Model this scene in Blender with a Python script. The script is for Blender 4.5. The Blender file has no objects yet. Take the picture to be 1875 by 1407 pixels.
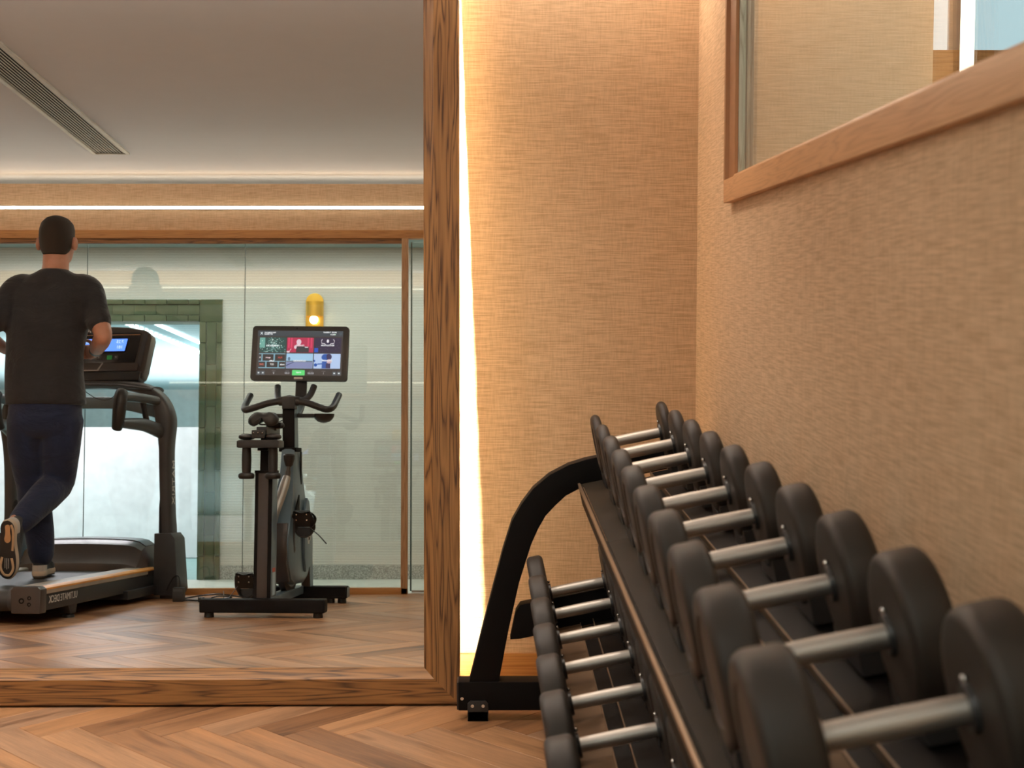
import bpy, bmesh, math, random
from mathutils import Vector, Matrix, Euler
random.seed(7)
S = bpy.context.scene
COL = S.collection
PI = math.pi
R = math.radians

# ------------------------------------------------------------------ camera, world, exposure
YAW, PITCH = R(0.715), R(4.009)
cam_d = bpy.data.cameras.new('camera')
cam_d.sensor_width = 36; cam_d.lens = 50.0; cam_d.clip_start = 0.05; cam_d.clip_end = 60
cam = bpy.data.objects.new('camera', cam_d); COL.objects.link(cam)
cam.location = (0, 0, 1.26)
cam.rotation_euler = (PI / 2 - PITCH, 0, -YAW)
cam_d.dof.use_dof = True; cam_d.dof.focus_distance = 5.2; cam_d.dof.aperture_fstop = 5.6
S.camera = cam
S.view_settings.view_transform = 'Standard'; S.view_settings.look = 'None'
S.view_settings.gamma = 1; S.view_settings.use_curve_mapping = False
S.view_settings.exposure = 0.0
W = bpy.data.worlds.new('world'); S.world = W; W.use_nodes = True
W.node_tree.nodes['Background'].inputs[0].default_value = (1.0, 0.82, 0.64, 1)
W.node_tree.nodes['Background'].inputs[1].default_value = 0.15
S.cycles.max_bounces = 10; S.cycles.glossy_bounces = 8; S.cycles.transparent_max_bounces = 16
S.cycles.diffuse_bounces = 4
S.cycles.sample_clamp_indirect = 4.0
S.cycles.use_denoising = True
S.cycles.caustics_reflective = True

WARM = (1.0, 0.74, 0.45); COOL = (0.96, 0.92, 0.96)
def area(name, loc, size, power, col, rot=(0, 0, 0), sy=None, spread=180):
    l = bpy.data.lights.new(name, 'AREA'); l.shape = 'RECTANGLE'
    l.size = size; l.size_y = sy or size; l.energy = power; l.color = col; l.spread = R(spread)
    o = bpy.data.objects.new(name, l); COL.objects.link(o); o.location = loc; o.rotation_euler = rot
    return o
DOWN = (0, 0, 0)
# unseen spots added under the gym ceiling to brighten rack and floor
def spot(name, loc, power, col, size=120, blend=0.9, rad=0.04, rot=(0, 0, 0)):
    l = bpy.data.lights.new(name, 'SPOT'); l.energy = power; l.color = col; l.spot_size = R(size); l.spot_blend = blend
    l.shadow_soft_size = rad; o = bpy.data.objects.new(name, l); COL.objects.link(o); o.location = loc; o.rotation_euler = rot
    return o
NEUT = (1.0, 0.86, 0.70)
SPOTS = ((-0.05, 3.6), (-0.85, 3.65), (-1.75, 3.65), (-2.75, 3.65), (-3.75, 3.65), (-0.45, 2.3))
for (x, y), p in zip(SPOTS, (30, 56, 60, 58, 46, 24)):
    spot('added_spot_beam', (x, y, 2.42), p, NEUT)
# linear wall washer recessed in the ceiling above the rack end
area('wall_washer_beam', (0.22, 4.24, 2.425), 0.75, 1.5, (1.0, 0.76, 0.46), DOWN, 0.03)
area('added_uplight_beam', (-2.2, 4.39, 2.30), 5.4, 118, (1.0, 0.89, 0.78), (PI, 0, 0), 0.05)  # unseen uplight added to brighten the ceiling by the front wall
# cove optic: throws warm light flat across the ceiling from behind the wallpaper band
area('cove_beam', (-2.2, 0.30, 2.3665), 5.5, 21, (1.0, 0.84, 0.64), (R(105), 0, 0), 0.008, 110)
# corridor and pool hall daylight coloured lamps
area('corridor_beam', (-1.6, -0.10, 2.155), 3.6, 32, (0.94, 1.0, 0.93), DOWN, 0.06)
area('pool_beam', (-3.4, -2.0, 1.93), 1.6, 72, (1.0, 0.87, 0.92), DOWN, 1.2)
area('pool_hall_beam', (-4.2, -8.5, 0.75), 5.0, 260, COOL, (PI, 0, 0), 6.0)
area('next_room_beam', (1.5, 2.6, 3.0), 1.2, 54, (1.0, 0.95, 0.86), DOWN, 1.6)

# ------------------------------------------------------------------ node helpers
def new_mat(name):
    m = bpy.data.materials.new(name); m.use_nodes = True
    nt = m.node_tree; return m, nt, nt.nodes['Principled BSDF']
def N(nt, t, **k):
    n = nt.nodes.new(t)
    for a, v in k.items():
        if a in n.inputs: n.inputs[a].default_value = v
        else: setattr(n, a, v)
    return n
def L(nt, a, b): nt.links.new(a, b)
def coords(nt, scale=(1, 1, 1), kind='Object', rand=False, rot=(0, 0, 0)):
    tc = N(nt, 'ShaderNodeTexCoord'); mp = N(nt, 'ShaderNodeMapping')
    mp.inputs['Scale'].default_value = scale; mp.inputs['Rotation'].default_value = rot
    L(nt, tc.outputs[kind], mp.inputs['Vector'])
    if rand:
        oi = N(nt, 'ShaderNodeObjectInfo'); mu = N(nt, 'ShaderNodeMath', operation='MULTIPLY')
        mu.inputs[1].default_value = 97.0
        L(nt, oi.outputs['Random'], mu.inputs[0])
        cb = N(nt, 'ShaderNodeCombineXYZ')
        for i in range(3): L(nt, mu.outputs[0], cb.inputs[i])
        L(nt, cb.outputs[0], mp.inputs['Location'])
    return mp.outputs[0]
def ramp(nt, fac, stops):
    r = N(nt, 'ShaderNodeValToRGB'); e = r.color_ramp.elements
    while len(e) < len(stops): e.new(0.5)
    for el, (p, c) in zip(e, stops):
        el.position = p; el.color = (*c, 1)
    L(nt, fac, r.inputs[0]); return r.outputs[0]
def mixc(nt, a, b, fac, mode='MIX'):
    m = N(nt, 'ShaderNodeMix', data_type='RGBA', blend_type=mode)
    for s, v in ((6, a), (7, b)):
        if isinstance(v, tuple): m.inputs[s].default_value = (*v, 1)
        else: L(nt, v, m.inputs[s])
    if isinstance(fac, (int, float)): m.inputs[0].default_value = fac
    else: L(nt, fac, m.inputs[0])
    return m.outputs[2]
def bump(nt, h, bs, strength=0.3, dist=0.002):
    b = N(nt, 'ShaderNodeBump'); b.inputs['Strength'].default_value = strength
    b.inputs['Distance'].default_value = dist
    L(nt, h, b.inputs['Height']); L(nt, b.outputs[0], bs.inputs['Normal'])
def noise(nt, vec, scale, detail=3, rough=0.6, dist=0.0):
    n = N(nt, 'ShaderNodeTexNoise'); n.inputs['Scale'].default_value = scale
    n.inputs['Detail'].default_value = detail; n.inputs['Roughness'].default_value = rough
    n.inputs['Distortion'].default_value = dist
    L(nt, vec, n.inputs['Vector']); return n.outputs[0]

_mc = {}
def plain(name, col, rough=0.5, metal=0.0, spec=0.5, grain=0.0, gscale=300, gd=0.0006, var=0.09):
    if name in _mc: return _mc[name]
    m, nt, b = new_mat(name)
    b.inputs['Roughness'].default_value = rough; b.inputs['Metallic'].default_value = metal
    b.inputs['Specular IOR Level'].default_value = spec
    v = coords(nt)
    n = noise(nt, v, 9, 3)
    c = ramp(nt, n, [(0.3, tuple(x * (1 - var) for x in col)), (0.7, tuple(min(1, x * (1 + var)) for x in col))])
    L(nt, c, b.inputs['Base Color'])
    if grain:
        bump(nt, noise(nt, v, gscale, 2), b, grain, gd)
    _mc[name] = m; return m
def emit(name, col, strength):
    m, nt, b = new_mat(name)
    b.inputs['Base Color'].default_value = (0.02, 0.02, 0.02, 1)
    b.inputs['Emission Color'].default_value = (*col, 1); b.inputs['Emission Strength'].default_value = strength
    return m
def woven(name, axis, dark, light, zs=230.0, bumpk=0.3):
    """grasscloth wallpaper: thin level threads crossed by fine upright ones"""
    m, nt, b = new_mat(name)
    n1 = noise(nt, coords(nt, (11, 11, zs * 1.1)), 1.0, 2, 0.6)
    n2 = noise(nt, coords(nt, (zs * 0.8, zs * 0.8, 22)), 1.0, 2, 0.5)
    n3 = noise(nt, coords(nt, (9, 9, 130)), 1.0, 2, 0.6)
    ma = N(nt, 'ShaderNodeMath', operation='MULTIPLY_ADD'); ma.inputs[1].default_value = 0.38
    L(nt, n2, ma.inputs[0]); L(nt, n1, ma.inputs[2])
    mu = N(nt, 'ShaderNodeMath', operation='MULTIPLY_ADD'); mu.inputs[1].default_value = 0.22
    L(nt, n3, mu.inputs[0]); L(nt, ma.outputs[0], mu.inputs[2])
    c = ramp(nt, mu.outputs[0], [(0.66, dark), (1.0, light)])
    c.node.color_ramp.elements[0].position = 0.62; c.node.color_ramp.elements[1].position = 0.95
    L(nt, c, b.inputs['Base Color'])
    b.inputs['Roughness'].default_value = 0.8
    b.inputs['Specular IOR Level'].default_value = 0.25
    bump(nt, mu.outputs[0], b, bumpk, 0.001)
    return m
def oak(name, along, dark, light, contrast=1.0, scale=1.0, rough=0.45, rand=True):
    """oak with cathedral grain running along the local axis 0/1/2"""
    m, nt, b = new_mat(name)
    sc = [34.0 * scale] * 3; sc[along] = 1.7 * scale
    v = coords(nt, tuple(sc), rand=rand)
    n0 = noise(nt, v, 0.9, 2, 0.5, 0.3)
    mu = N(nt, 'ShaderNodeMath', operation='MULTIPLY'); mu.inputs[1].default_value = 10.0
    L(nt, n0, mu.inputs[0])
    fr = N(nt, 'ShaderNodeMath', operation='PINGPONG'); fr.inputs[1].default_value = 0.5
    L(nt, mu.outputs[0], fr.inputs[0])
    sc2 = [230.0] * 3; sc2[along] = 6.0
    fine = noise(nt, coords(nt, tuple(sc2), rand=rand), 1.0, 3, 0.7)
    ad = N(nt, 'ShaderNodeMath', operation='MULTIPLY_ADD'); ad.inputs[1].default_value = 0.55
    L(nt, fine, ad.inputs[0]); L(nt, fr.outputs[0], ad.inputs[2])
    mid = tuple((a * 0.4 + c * 0.6) for a, c in zip(dark, light))
    c = ramp(nt, ad.outputs[0], [(0.25, dark), (0.42, mid), (0.72, light)])
    L(nt, c, b.inputs['Base Color'])
    b.inputs['Roughness'].default_value = rough
    bump(nt, ad.outputs[0], b, 0.15 * contrast, 0.0015)
    return m

M_PAPER = woven('woven_wallpaper', 0, (0.53, 0.36, 0.22), (0.74, 0.53, 0.35))
M_PAPER_NEXT = woven('woven_wallpaper_pale', 0, (0.58, 0.45, 0.30), (0.72, 0.58, 0.42))
M_OAKZ = oak('oak_upright', 2, (0.070, 0.027, 0.008), (0.34, 0.165, 0.055), scale=0.8)
M_OAKX = oak('oak_level', 0, (0.070, 0.027, 0.007), (0.34, 0.155, 0.045), scale=0.8)
M_TRIMX = oak('pale_oak_level', 0, (0.40, 0.17, 0.050), (0.56, 0.27, 0.085), 0.4)
M_TRIMY = oak('pale_oak_deep', 1, (0.52, 0.27, 0.125), (0.66, 0.37, 0.18), 0.3)
M_TRIMZ = oak('pale_oak_upright', 2, (0.34, 0.17, 0.075), (0.56, 0.33, 0.17), 0.4)
M_CEIL = plain('ceiling_paint', (0.62, 0.655, 0.72), 0.9, var=0.01)
M_PLASTER = plain('white_plaster', (0.74, 0.76, 0.74), 0.85)
M_RUBBER = plain('charcoal_urethane', (0.026, 0.020, 0.016), 0.55, spec=0.35, grain=0.25, gscale=500)
M_BLACK = plain('black_powder_coat', (0.006, 0.005, 0.005), 0.6, spec=0.12, grain=0.1)
M_TRAY = plain('umber_powder_coat', (0.020, 0.015, 0.010), 0.65, metal=0.0, spec=0.12, grain=0.15)
M_EDGE = plain('lit_bronze_edge', (0.30, 0.21, 0.14), 0.38, metal=0.6)  # bright bronze colour standing in for light caught along the rack edges
M_PLASTIC = plain('black_plastic', (0.022, 0.020, 0.020), 0.42, grain=0.1)
M_GREYPL = plain('dark_grey_plastic', (0.060, 0.060, 0.063), 0.42, grain=0.1)
M_STEEL = None
def steel():
    m, nt, b = new_mat('brushed_steel')
    b.inputs['Metallic'].default_value = 1.0; b.inputs['Roughness'].default_value = 0.50
    n = noise(nt, coords(nt, (12, 900, 900)), 1, 2)
    c = ramp(nt, n, [(0.3, (0.46, 0.43, 0.40)), (0.7, (0.68, 0.64, 0.60))])
    L(nt, c, b.inputs['Base Color']); bump(nt, n, b, 0.08, 0.0004)
    return m
M_STEEL = steel()
M_CHROME = plain('polished_metal', (0.75, 0.74, 0.72), 0.2, metal=1.0)
M_BLUEGREY = plain('blue_grey_paint', (0.13, 0.19, 0.235), 0.32, metal=0.25)  # blue-grey paint, brightened to stand in for bluish light from the pool
M_SILVER = plain('silver_paint', (0.42, 0.40, 0.37), 0.35, metal=0.6)
M_ORANGE = plain('orange_strip', (0.75, 0.33, 0.06), 0.4)
M_BELT = plain('running_belt_rubber', (0.030, 0.028, 0.027), 0.5, grain=0.3, gscale=350)
M_WHITE = plain('white_print', (0.75, 0.75, 0.75), 0.5)
M_CABLE = plain('cable_rubber', (0.01, 0.01, 0.01), 0.4)
M_TILE = None
def tile_mat():
    m, nt, b = new_mat('green_glazed_tile')
    oi = N(nt, 'ShaderNodeObjectInfo')
    c = ramp(nt, oi.outputs['Random'], [(0.0, (0.075, 0.100, 0.055)), (0.5, (0.095, 0.125, 0.070)), (1.0, (0.130, 0.148, 0.085))])
    n = noise(nt, coords(nt, rand=True), 14, 3)
    c2 = ramp(nt, n, [(0.3, (0.8, 0.8, 0.8)), (0.7, (1, 1, 1))])
    L(nt, mixc(nt, c, c2, 1.0, 'MULTIPLY'), b.inputs['Base Color'])
    b.inputs['Roughness'].default_value = 0.18
    return m
M_TILE = tile_mat()
def plank_mat(name, rand):
    m, nt, b = new_mat(name)
    if rand:
        oi = N(nt, 'ShaderNodeObjectInfo'); rv = oi.outputs['Random']
    else:
        rv = noise(nt, coords(nt, (1, 1, 1)), 3.0, 0)
    base = ramp(nt, rv, [(0.0, (0.27, 0.130, 0.060)), (0.35, (0.41, 0.205, 0.095)), (0.65, (0.49, 0.26, 0.128)), (1.0, (0.38, 0.225, 0.14))])
    v = coords(nt, (1.3, 14, 14), rand=rand)
    n0 = noise(nt, v, 1.0, 5, 0.65, 0.6)
    g = ramp(nt, n0, [(0.30, (0.42, 0.38, 0.36)), (0.48, (0.90, 0.90, 0.90)), (0.70, (1.18, 1.15, 1.10))])
    c = mixc(nt, base, g, 1.0, 'MULTIPLY')
    n1 = noise(nt, coords(nt, (9, 260, 260), rand=rand), 1.0, 3, 0.7)
    g2 = ramp(nt, n1, [(0.3, (0.80, 0.79, 0.78)), (0.7, (1.06, 1.06, 1.06))])
    c = mixc(nt, c, g2, 1.0, 'MULTIPLY')
    kn = noise(nt, coords(nt, (2.2, 9, 9), rand=rand), 1.3, 1)
    g3 = ramp(nt, kn, [(0.25, (0.42, 0.38, 0.36)), (0.34, (1, 1, 1))])
    c = mixc(nt, c, g3, 1.0, 'MULTIPLY')
    L(nt, c, b.inputs['Base Color'])
    b.inputs['Roughness'].default_value = 0.40
    bump(nt, n1, b, 0.08, 0.001)
    return m
M_PLANK = plank_mat('parquet_oak', True)
M_PLANKJ = plank_mat('parquet_oak_joined', False)
def glass_mat(name, tint, refl=1.0):
    m = bpy.data.materials.new(name); m.use_nodes = True; nt = m.node_tree; nt.nodes.clear()
    out = N(nt, 'ShaderNodeOutputMaterial'); tr = N(nt, 'ShaderNodeBsdfTransparent'); gl = N(nt, 'ShaderNodeBsdfGlossy')
    tr.inputs[0].default_value = (*tint, 1); gl.inputs['Roughness'].default_value = 0.0
    gl.inputs[0].default_value = (1, 1, 1, 1)
    fr = N(nt, 'ShaderNodeFresnel'); ge = N(nt, 'ShaderNodeNewGeometry'); mi = N(nt, 'ShaderNodeMath', operation='MULTIPLY_ADD'); mi.inputs[1].default_value = -0.83333; mi.inputs[2].default_value = 1.5
    L(nt, ge.outputs['Backfacing'], mi.inputs[0]); L(nt, mi.outputs[0], fr.inputs[0])
    mu = N(nt, 'ShaderNodeMath', operation='MULTIPLY'); mu.inputs[1].default_value = refl
    mx = N(nt, 'ShaderNodeMixShader')
    L(nt, fr.outputs[0], mu.inputs[0]); L(nt, mu.outputs[0], mx.inputs[0]); L(nt, tr.outputs[0], mx.inputs[1]); L(nt, gl.outputs[0], mx.inputs[2])
    L(nt, mx.outputs[0], out.inputs[0]); return m
M_GLASS = glass_mat('clear_green_glass', (0.958, 0.985, 0.978), 1.3)
M_GLASS2 = glass_mat('window_glass', (0.94, 0.965, 0.95), 1.0)
def mirror_mat():
    m, nt, b = new_mat('silvered_mirror')
    b.inputs['Base Color'].default_value = (0.90, 0.915, 0.90, 1); b.inputs['Metallic'].default_value = 1
    b.inputs['Roughness'].default_value = 0.0
    return m
M_MIRROR = mirror_mat()
def ribbed(name, dark, light, period, axis=2):
    m, nt, b = new_mat(name)
    w = N(nt, 'ShaderNodeTexWave', wave_type='BANDS', bands_direction='XYZ'[axis])
    w.inputs['Scale'].default_value = 1.0 / period / 3.1831 if False else (2 * PI / period) / 20.0
    w.inputs['Distortion'].default_value = 0.15; w.inputs['Detail'].default_value = 1
    tc = N(nt, 'ShaderNodeTexCoord'); L(nt, tc.outputs['Object'], w.inputs['Vector'])
    L(nt, ramp(nt, w.outputs[1], [(0.15, dark), (0.6, light)]), b.inputs['Base Color'])
    b.inputs['Roughness'].default_value = 0.75; bump(nt, w.outputs[1], b, 0.5, 0.003)
    return m
M_RIB = ribbed('ribbed_wall_cladding', (0.52, 0.51, 0.46), (0.78, 0.77, 0.72), 0.0105)
M_RIBP = ribbed('ribbed_pool_cladding', (0.42, 0.62, 0.67), (0.72, 0.86, 0.89), 0.16, 1)
def terrazzo():
    m, nt, b = new_mat('grey_terrazzo')
    n = noise(nt, coords(nt), 160, 2)
    L(nt, ramp(nt, n, [(0.35, (0.22, 0.22, 0.20)), (0.55, (0.42, 0.42, 0.39)), (0.7, (0.62, 0.62, 0.58))]), b.inputs['Base Color'])
    b.inputs['Roughness'].default_value = 0.5; return m
M_TERR = terrazzo()
M_STONE = plain('pale_stone', (0.60, 0.62, 0.56), 0.5)
M_GREENFLOOR = plain('teal_wet_floor', (0.22, 0.45, 0.42), 0.25)
M_LED = emit('led_diffuser', (1.0, 0.86, 0.68), 66.0)
M_LEDB = emit('mirror_backlight_led', (1.0, 0.80, 0.52), 1800.0)
M_LEDC = emit('cool_led', (0.92, 1.0, 1.0), 7.0)

# ------------------------------------------------------------------ mesh helpers
class MB:
    def __init__(s): s.v = []; s.f = []; s.m = []
    def add(s, vs, fs, mi=0, M=None):
        o = len(s.v)
        for p in vs: s.v.append(tuple(M @ Vector(p)) if M else tuple(p))
        for f in fs: s.f.append(tuple(i + o for i in f)); s.m.append(mi)
        return s
    def box(s, x0, x1, y0, y1, z0, z1, mi=0, M=None):
        if x0 > x1: x0, x1 = x1, x0
        if y0 > y1: y0, y1 = y1, y0
        if z0 > z1: z0, z1 = z1, z0
        vs = [(x, y, z) for z in (z0, z1) for y in (y0, y1) for x in (x0, x1)]
        return s.add(vs, [(0, 2, 3, 1), (4, 5, 7, 6), (0, 1, 5, 4), (2, 6, 7, 3), (0, 4, 6, 2), (1, 3, 7, 5)], mi, M)
    def rings(s, rs, cap=True, mi=0, M=None, closed=False):
        n = len(rs[0]); vs = [p for r in rs for p in r]; fs = []
        k = len(rs)
        for i in range(k if closed else k - 1):
            a = i * n; b = ((i + 1) % k) * n
            for j in range(n):
                j2 = (j + 1) % n
                fs.append((a + j, a + j2, b + j2, b + j))
        if cap and not closed:
            fs.append(tuple(range(n - 1, -1, -1))); fs.append(tuple(range((k - 1) * n, k * n)))
        return s.add(vs, fs, mi, M)
    def tube(s, pts, rad, seg=10, cap=True, mi=0, M=None, flat=None, up=(0, 0, 1), closed=False, square=False):
        """pts path, rad radius or list or list of (a,b) half widths"""
        P = [Vector(p) for p in pts]; k = len(P); rs = []
        if not isinstance(rad, (list,)): rad = [rad] * k
        upv = Vector(up)
        for i, p in enumerate(P):
            if closed: t = P[(i + 1) % k] - P[i - 1]
            else: t = P[min(i + 1, k - 1)] - P[max(i - 1, 0)]
            t.normalize()
            a = t.cross(upv)
            if a.length < 1e-4: a = t.cross(Vector((0, 1, 0)))
            a.normalize(); b = a.cross(t)
            r = rad[i]; ra, rb = (r if isinstance(r, tuple) else (r, r))
            ring = []
            for j in range(seg):
                an = 2 * PI * (j + 0.5) / seg
                ca, sa = math.cos(an), math.sin(an)
                if square:
                    e = 0.35; ca = math.copysign(abs(ca) ** e, ca); sa = math.copysign(abs(sa) ** e, sa)
                ring.append(tuple(p + a * (ca * ra) + b * (sa * rb)))
            rs.append(ring)
        return s.rings(rs, cap, mi, M, closed)
    def cyl(s, p0, p1, r0, r1=None, seg=20, mi=0, M=None):
        return s.tube([p0, p1], [r0, r1 if r1 is not None else r0], seg, True, mi, M)
    def lathe(s, prof, seg=28, axis=0, c=(0, 0, 0), mi=0, M=None, cap=True):
        """prof list of (axial, radius)"""
        rs = []
        for a, r in prof:
            ring = []
            for j in range(seg):
                t = 2 * PI * j / seg; u, w = r * math.cos(t), r * math.sin(t)
                p = [0, 0, 0]; p[axis] = a; p[(axis + 1) % 3] = u; p[(axis + 2) % 3] = w
                ring.append((p[0] + c[0], p[1] + c[1], p[2] + c[2]))
            rs.append(ring)
        return s.rings(rs, cap, mi, M)
    def prism(s, out, lo, hi, axis=1, mi=0, M=None):
        """out: 2D outline, extruded along axis; 2D coords are the two other axes in order x,y,z"""
        def P(p, d):
            q = list(p); q.insert(axis, d); return tuple(q)
        return s.rings([[P(p, lo) for p in out], [P(p, hi) for p in out]], True, mi, M)
    def ball(s, c, r, seg=16, mi=0, M=None):
        rr = r if isinstance(r, tuple) else (r, r, r); rs = []
        for i in range(1, 10):
            a = PI * i / 10
            rs.append([(c[0] + rr[0] * math.sin(a) * math.cos(2 * PI * j / seg), c[1] + rr[1] * math.sin(a) * math.sin(2 * PI * j / seg), c[2] - rr[2] * math.cos(a)) for j in range(seg)])
        return s.rings(rs, True, mi, M)
def tag(o, label=None, cat=None, group=None, kind=None):
    if label: o['label'] = label
    if cat: o['category'] = cat
    if group: o['group'] = group
    if kind: o['kind'] = kind
    return o
def empty(name, loc=(0, 0, 0), rot=(0, 0, 0)):
    o = bpy.data.objects.new(name, None); COL.objects.link(o); o.location = loc; o.rotation_euler = rot
    o.empty_display_size = 0.1; return o
def mesh_of(name, mb, mats, bevel=0.0, smooth=True, ang=35, segs=2, subd=0, recalc=True):
    me = bpy.data.meshes.new(name); me.from_pydata(mb.v, [], mb.f)
    for m in (mats if isinstance(mats, (list, tuple)) else [mats]): me.materials.append(m)
    for p, mi in zip(me.polygons, mb.m): p.material_index = mi
    bm = bmesh.new(); bm.from_mesh(me)
    if recalc: bmesh.ops.recalc_face_normals(bm, faces=bm.faces)
    if bevel:
        es = [e for e in bm.edges if len(e.link_faces) == 2 and e.calc_face_angle(0) > R(40)]
        bmesh.ops.bevel(bm, geom=es, offset=bevel, segments=segs, profile=0.7, affect='EDGES', clamp_overlap=True)
    bm.to_mesh(me); bm.free()
    if smooth:
        me.shade_smooth(); me.set_sharp_from_angle(angle=R(ang))
    return me
def obj(name, mb, mats, parent=None, bevel=0.0, loc=(0, 0, 0), rot=(0, 0, 0), **k):
    me = mesh_of(name, mb, mats, bevel, **k)
    o = bpy.data.objects.new(name, me); COL.objects.link(o); o.location = loc; o.rotation_euler = rot
    if parent: o.parent = parent
    return o
def evaluated(o):
    dg = bpy.context.evaluated_depsgraph_get()
    me = bpy.data.meshes.new_from_object(o.evaluated_get(dg)); return me
def fused(name, mb, mats, parent=None, voxel=0.012, smooth=6, fac=0.5, loc=(0, 0, 0)):
    """union of overlapping closed shells into ONE continuous surface"""
    me = mesh_of(name + '_src', mb, mats)
    o = bpy.data.objects.new('src', me); COL.objects.link(o)
    r = o.modifiers.new('r', 'REMESH'); r.mode = 'VOXEL'; r.voxel_size = voxel; r.use_smooth_shade = True
    if smooth:
        sm = o.modifiers.new('s', 'SMOOTH'); sm.iterations = smooth; sm.factor = fac
    m2 = evaluated(o); bpy.data.objects.remove(o); m2.name = name
    m2.materials.clear(); m2.materials.append(mats if not isinstance(mats, (list, tuple)) else mats[0])
    m2.shade_smooth()
    n = bpy.data.objects.new(name, m2); COL.objects.link(n); n.location = loc
    if parent: n.parent = parent
    return n
def text(name, s, size, loc, rot, mat, parent=None, align='CENTER', ext=0.0006, sx=1.0, bold=0.0):
    c = bpy.data.curves.new(name, 'FONT'); c.body = s; c.size = size; c.align_x = align; c.align_y = 'CENTER'
    c.extrude = ext; c.resolution_u = 2; c.offset = bold
    o = bpy.data.objects.new('t', c); COL.objects.link(o)
    me = evaluated(o); bpy.data.objects.remove(o); me.name = name
    me.materials.clear(); me.materials.append(mat)
    n = bpy.data.objects.new(name, me); COL.objects.link(n); n.location = loc; n.rotation_euler = rot; n.scale = (sx, 1, 1)
    if parent: n.parent = parent
    return n
def spline(pts, n=6):
    """Catmull-Rom through pts"""
    P = [Vector(p) for p in pts]; out = []
    for i in range(len(P) - 1):
        p0, p1, p2, p3 = P[max(i - 1, 0)], P[i], P[i + 1], P[min(i + 2, len(P) - 1)]
        for k in range(n):
            t = k / n
            out.append(0.5 * ((2 * p1) + (p2 - p0) * t + (2 * p0 - 5 * p1 + 4 * p2 - p3) * t * t + (3 * p1 - p0 - 3 * p2 + p3) * t ** 3))
    out.append(P[-1]); return out
def struct(o, label=None):
    o['kind'] = 'structure'
    if label: o['label'] = label
    return o

# ------------------------------------------------------------------ the room shell
YF, XR, XL, YP, YC, ZC = 4.45, 0.633, -5.0, 0.372, -0.746, 2.43
ZF = 2.361
fl = obj('floor', MB().box(XL, XR, 0.33, YF, -0.05, -0.0035), plain('floor_screed', (0.05, 0.03, 0.02), 0.9))
struct(fl, 'warm oak herringbone parquet floor of the gym')
# herringbone parquet: every plank in view an object of its own
PW, PL = 0.12, 0.60
sq = math.sqrt(2)
def plank_mesh():
    g = 0.0007
    return mesh_of('plank', MB().box(g, PL - g, g, PW - g, -0.004, 0.0), M_PLANK, bevel=0.0010, segs=1, smooth=False)
pm = plank_mesh(); far = MB(); cand = []
x_ap, y_sp = -1.101, 3.905
for k in range(-9, 10):
    for i in range(-70, 70):
        ox, oy = i * PW + k * PL, i * PW - k * PL
        for kind in (0, 1):
            # local (u, v) of the pattern; the staircase diagonal runs along world X
            u0, v0 = (ox, oy)
            def wpt(u, v): return (x_ap + (u + v) / sq, y_sp + (v - u) / sq)
            if kind == 0: cu, cv = u0 + PL / 2, v0 + PW / 2
            else: cu, cv = u0 - PW / 2, v0 + PL / 2
            cx, cy = wpt(cu, cv)
            if XL - 0.3 < cx < XR + 0.3 and 0.05 < cy < YF + 0.3:
                o_ = wpt(u0, v0)
                ang = -PI / 4 if kind == 0 else PI / 4
                # H plank: local x -> u ; V plank: local x -> v, width to -u
                cand.append((cx, cy, o_, ang))
def seen(c):
    x, y = c[0], c[1]
    if not (XL + 0.26 < x < XR - 0.26 and 0.60 < y < YF - 0.27): return False
    return -3.0 < x and (y > 1.2 or x < -0.1)
vis = [c for c in cand if seen(c)]
vis.sort(key=lambda c: -c[1]); 
nobj = 0
for c in cand:
    if c in vis[:292]:
        o = bpy.data.objects.new('plank', pm); COL.objects.link(o); o.parent = fl
        o.location = (c[2][0], c[2][1], random.uniform(-0.0004, 0.0)); o.rotation_euler = (0, 0, c[3]); nobj += 1
    else:
        M = Matrix.Translation((c[2][0], c[2][1], 0)) @ Matrix.Rotation(c[3], 4, 'Z')
        far.box(0.0007, PL - 0.0007, 0.0007, PW - 0.0007, -0.004, 0.0, M=M)
fo = obj('plank_field', far, M_PLANKJ, fl, smooth=False); tag(fo, kind='stuff')
bmf = bmesh.new(); bmf.from_mesh(fo.data)      # cut the edge planks along the walls
for co, no in (((XR, 0, 0), (1, 0, 0)), ((XL, 0, 0), (-1, 0, 0)), ((0, YF, 0), (0, 1, 0)), ((0, 0.33, 0), (0, -1, 0))):
    bmesh.ops.bisect_plane(bmf, geom=bmf.verts[:] + bmf.edges[:] + bmf.faces[:], plane_co=co, plane_no=no, clear_outer=True)
bmf.to_mesh(fo.data); bmf.free()

struct(obj('ceiling', MB().box(XL, XR + 0.1, 0.04, YF + 0.1, ZC, ZC + 0.08), M_CEIL), 'plain taupe painted gym ceiling')
wf = obj('wall_front', MB().box(XL, XR, YF, YF + 0.1, 0, ZC), M_PAPER); struct(wf, 'beige woven wallpaper wall behind the mirror and rack')
# right wall with the window hole
WY0, WY1, WZ0, WZ1 = 0.95, 3.773, 1.514, 2.16
mb = MB()
mb.box(XR, XR + 0.054, -3.0, YF + 0.1, 0, WZ0).box(XR, XR + 0.054, -3.0, YF + 0.1, WZ1, ZC)
mb.box(XR, XR + 0.054, WY1, YF + 0.1, WZ0, WZ1).box(XR, XR + 0.054, -3.0, WY0, WZ0, WZ1)
wr = obj('wall_right', mb, M_PAPER); struct(wr, 'beige woven wallpaper wall beside the dumbbells')
struct(obj('wall_left', MB().box(XL - 0.1, XL, YP, YF, 0, ZC), M_PAPER), 'beige wallpaper wall at the far side of the gym')
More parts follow.
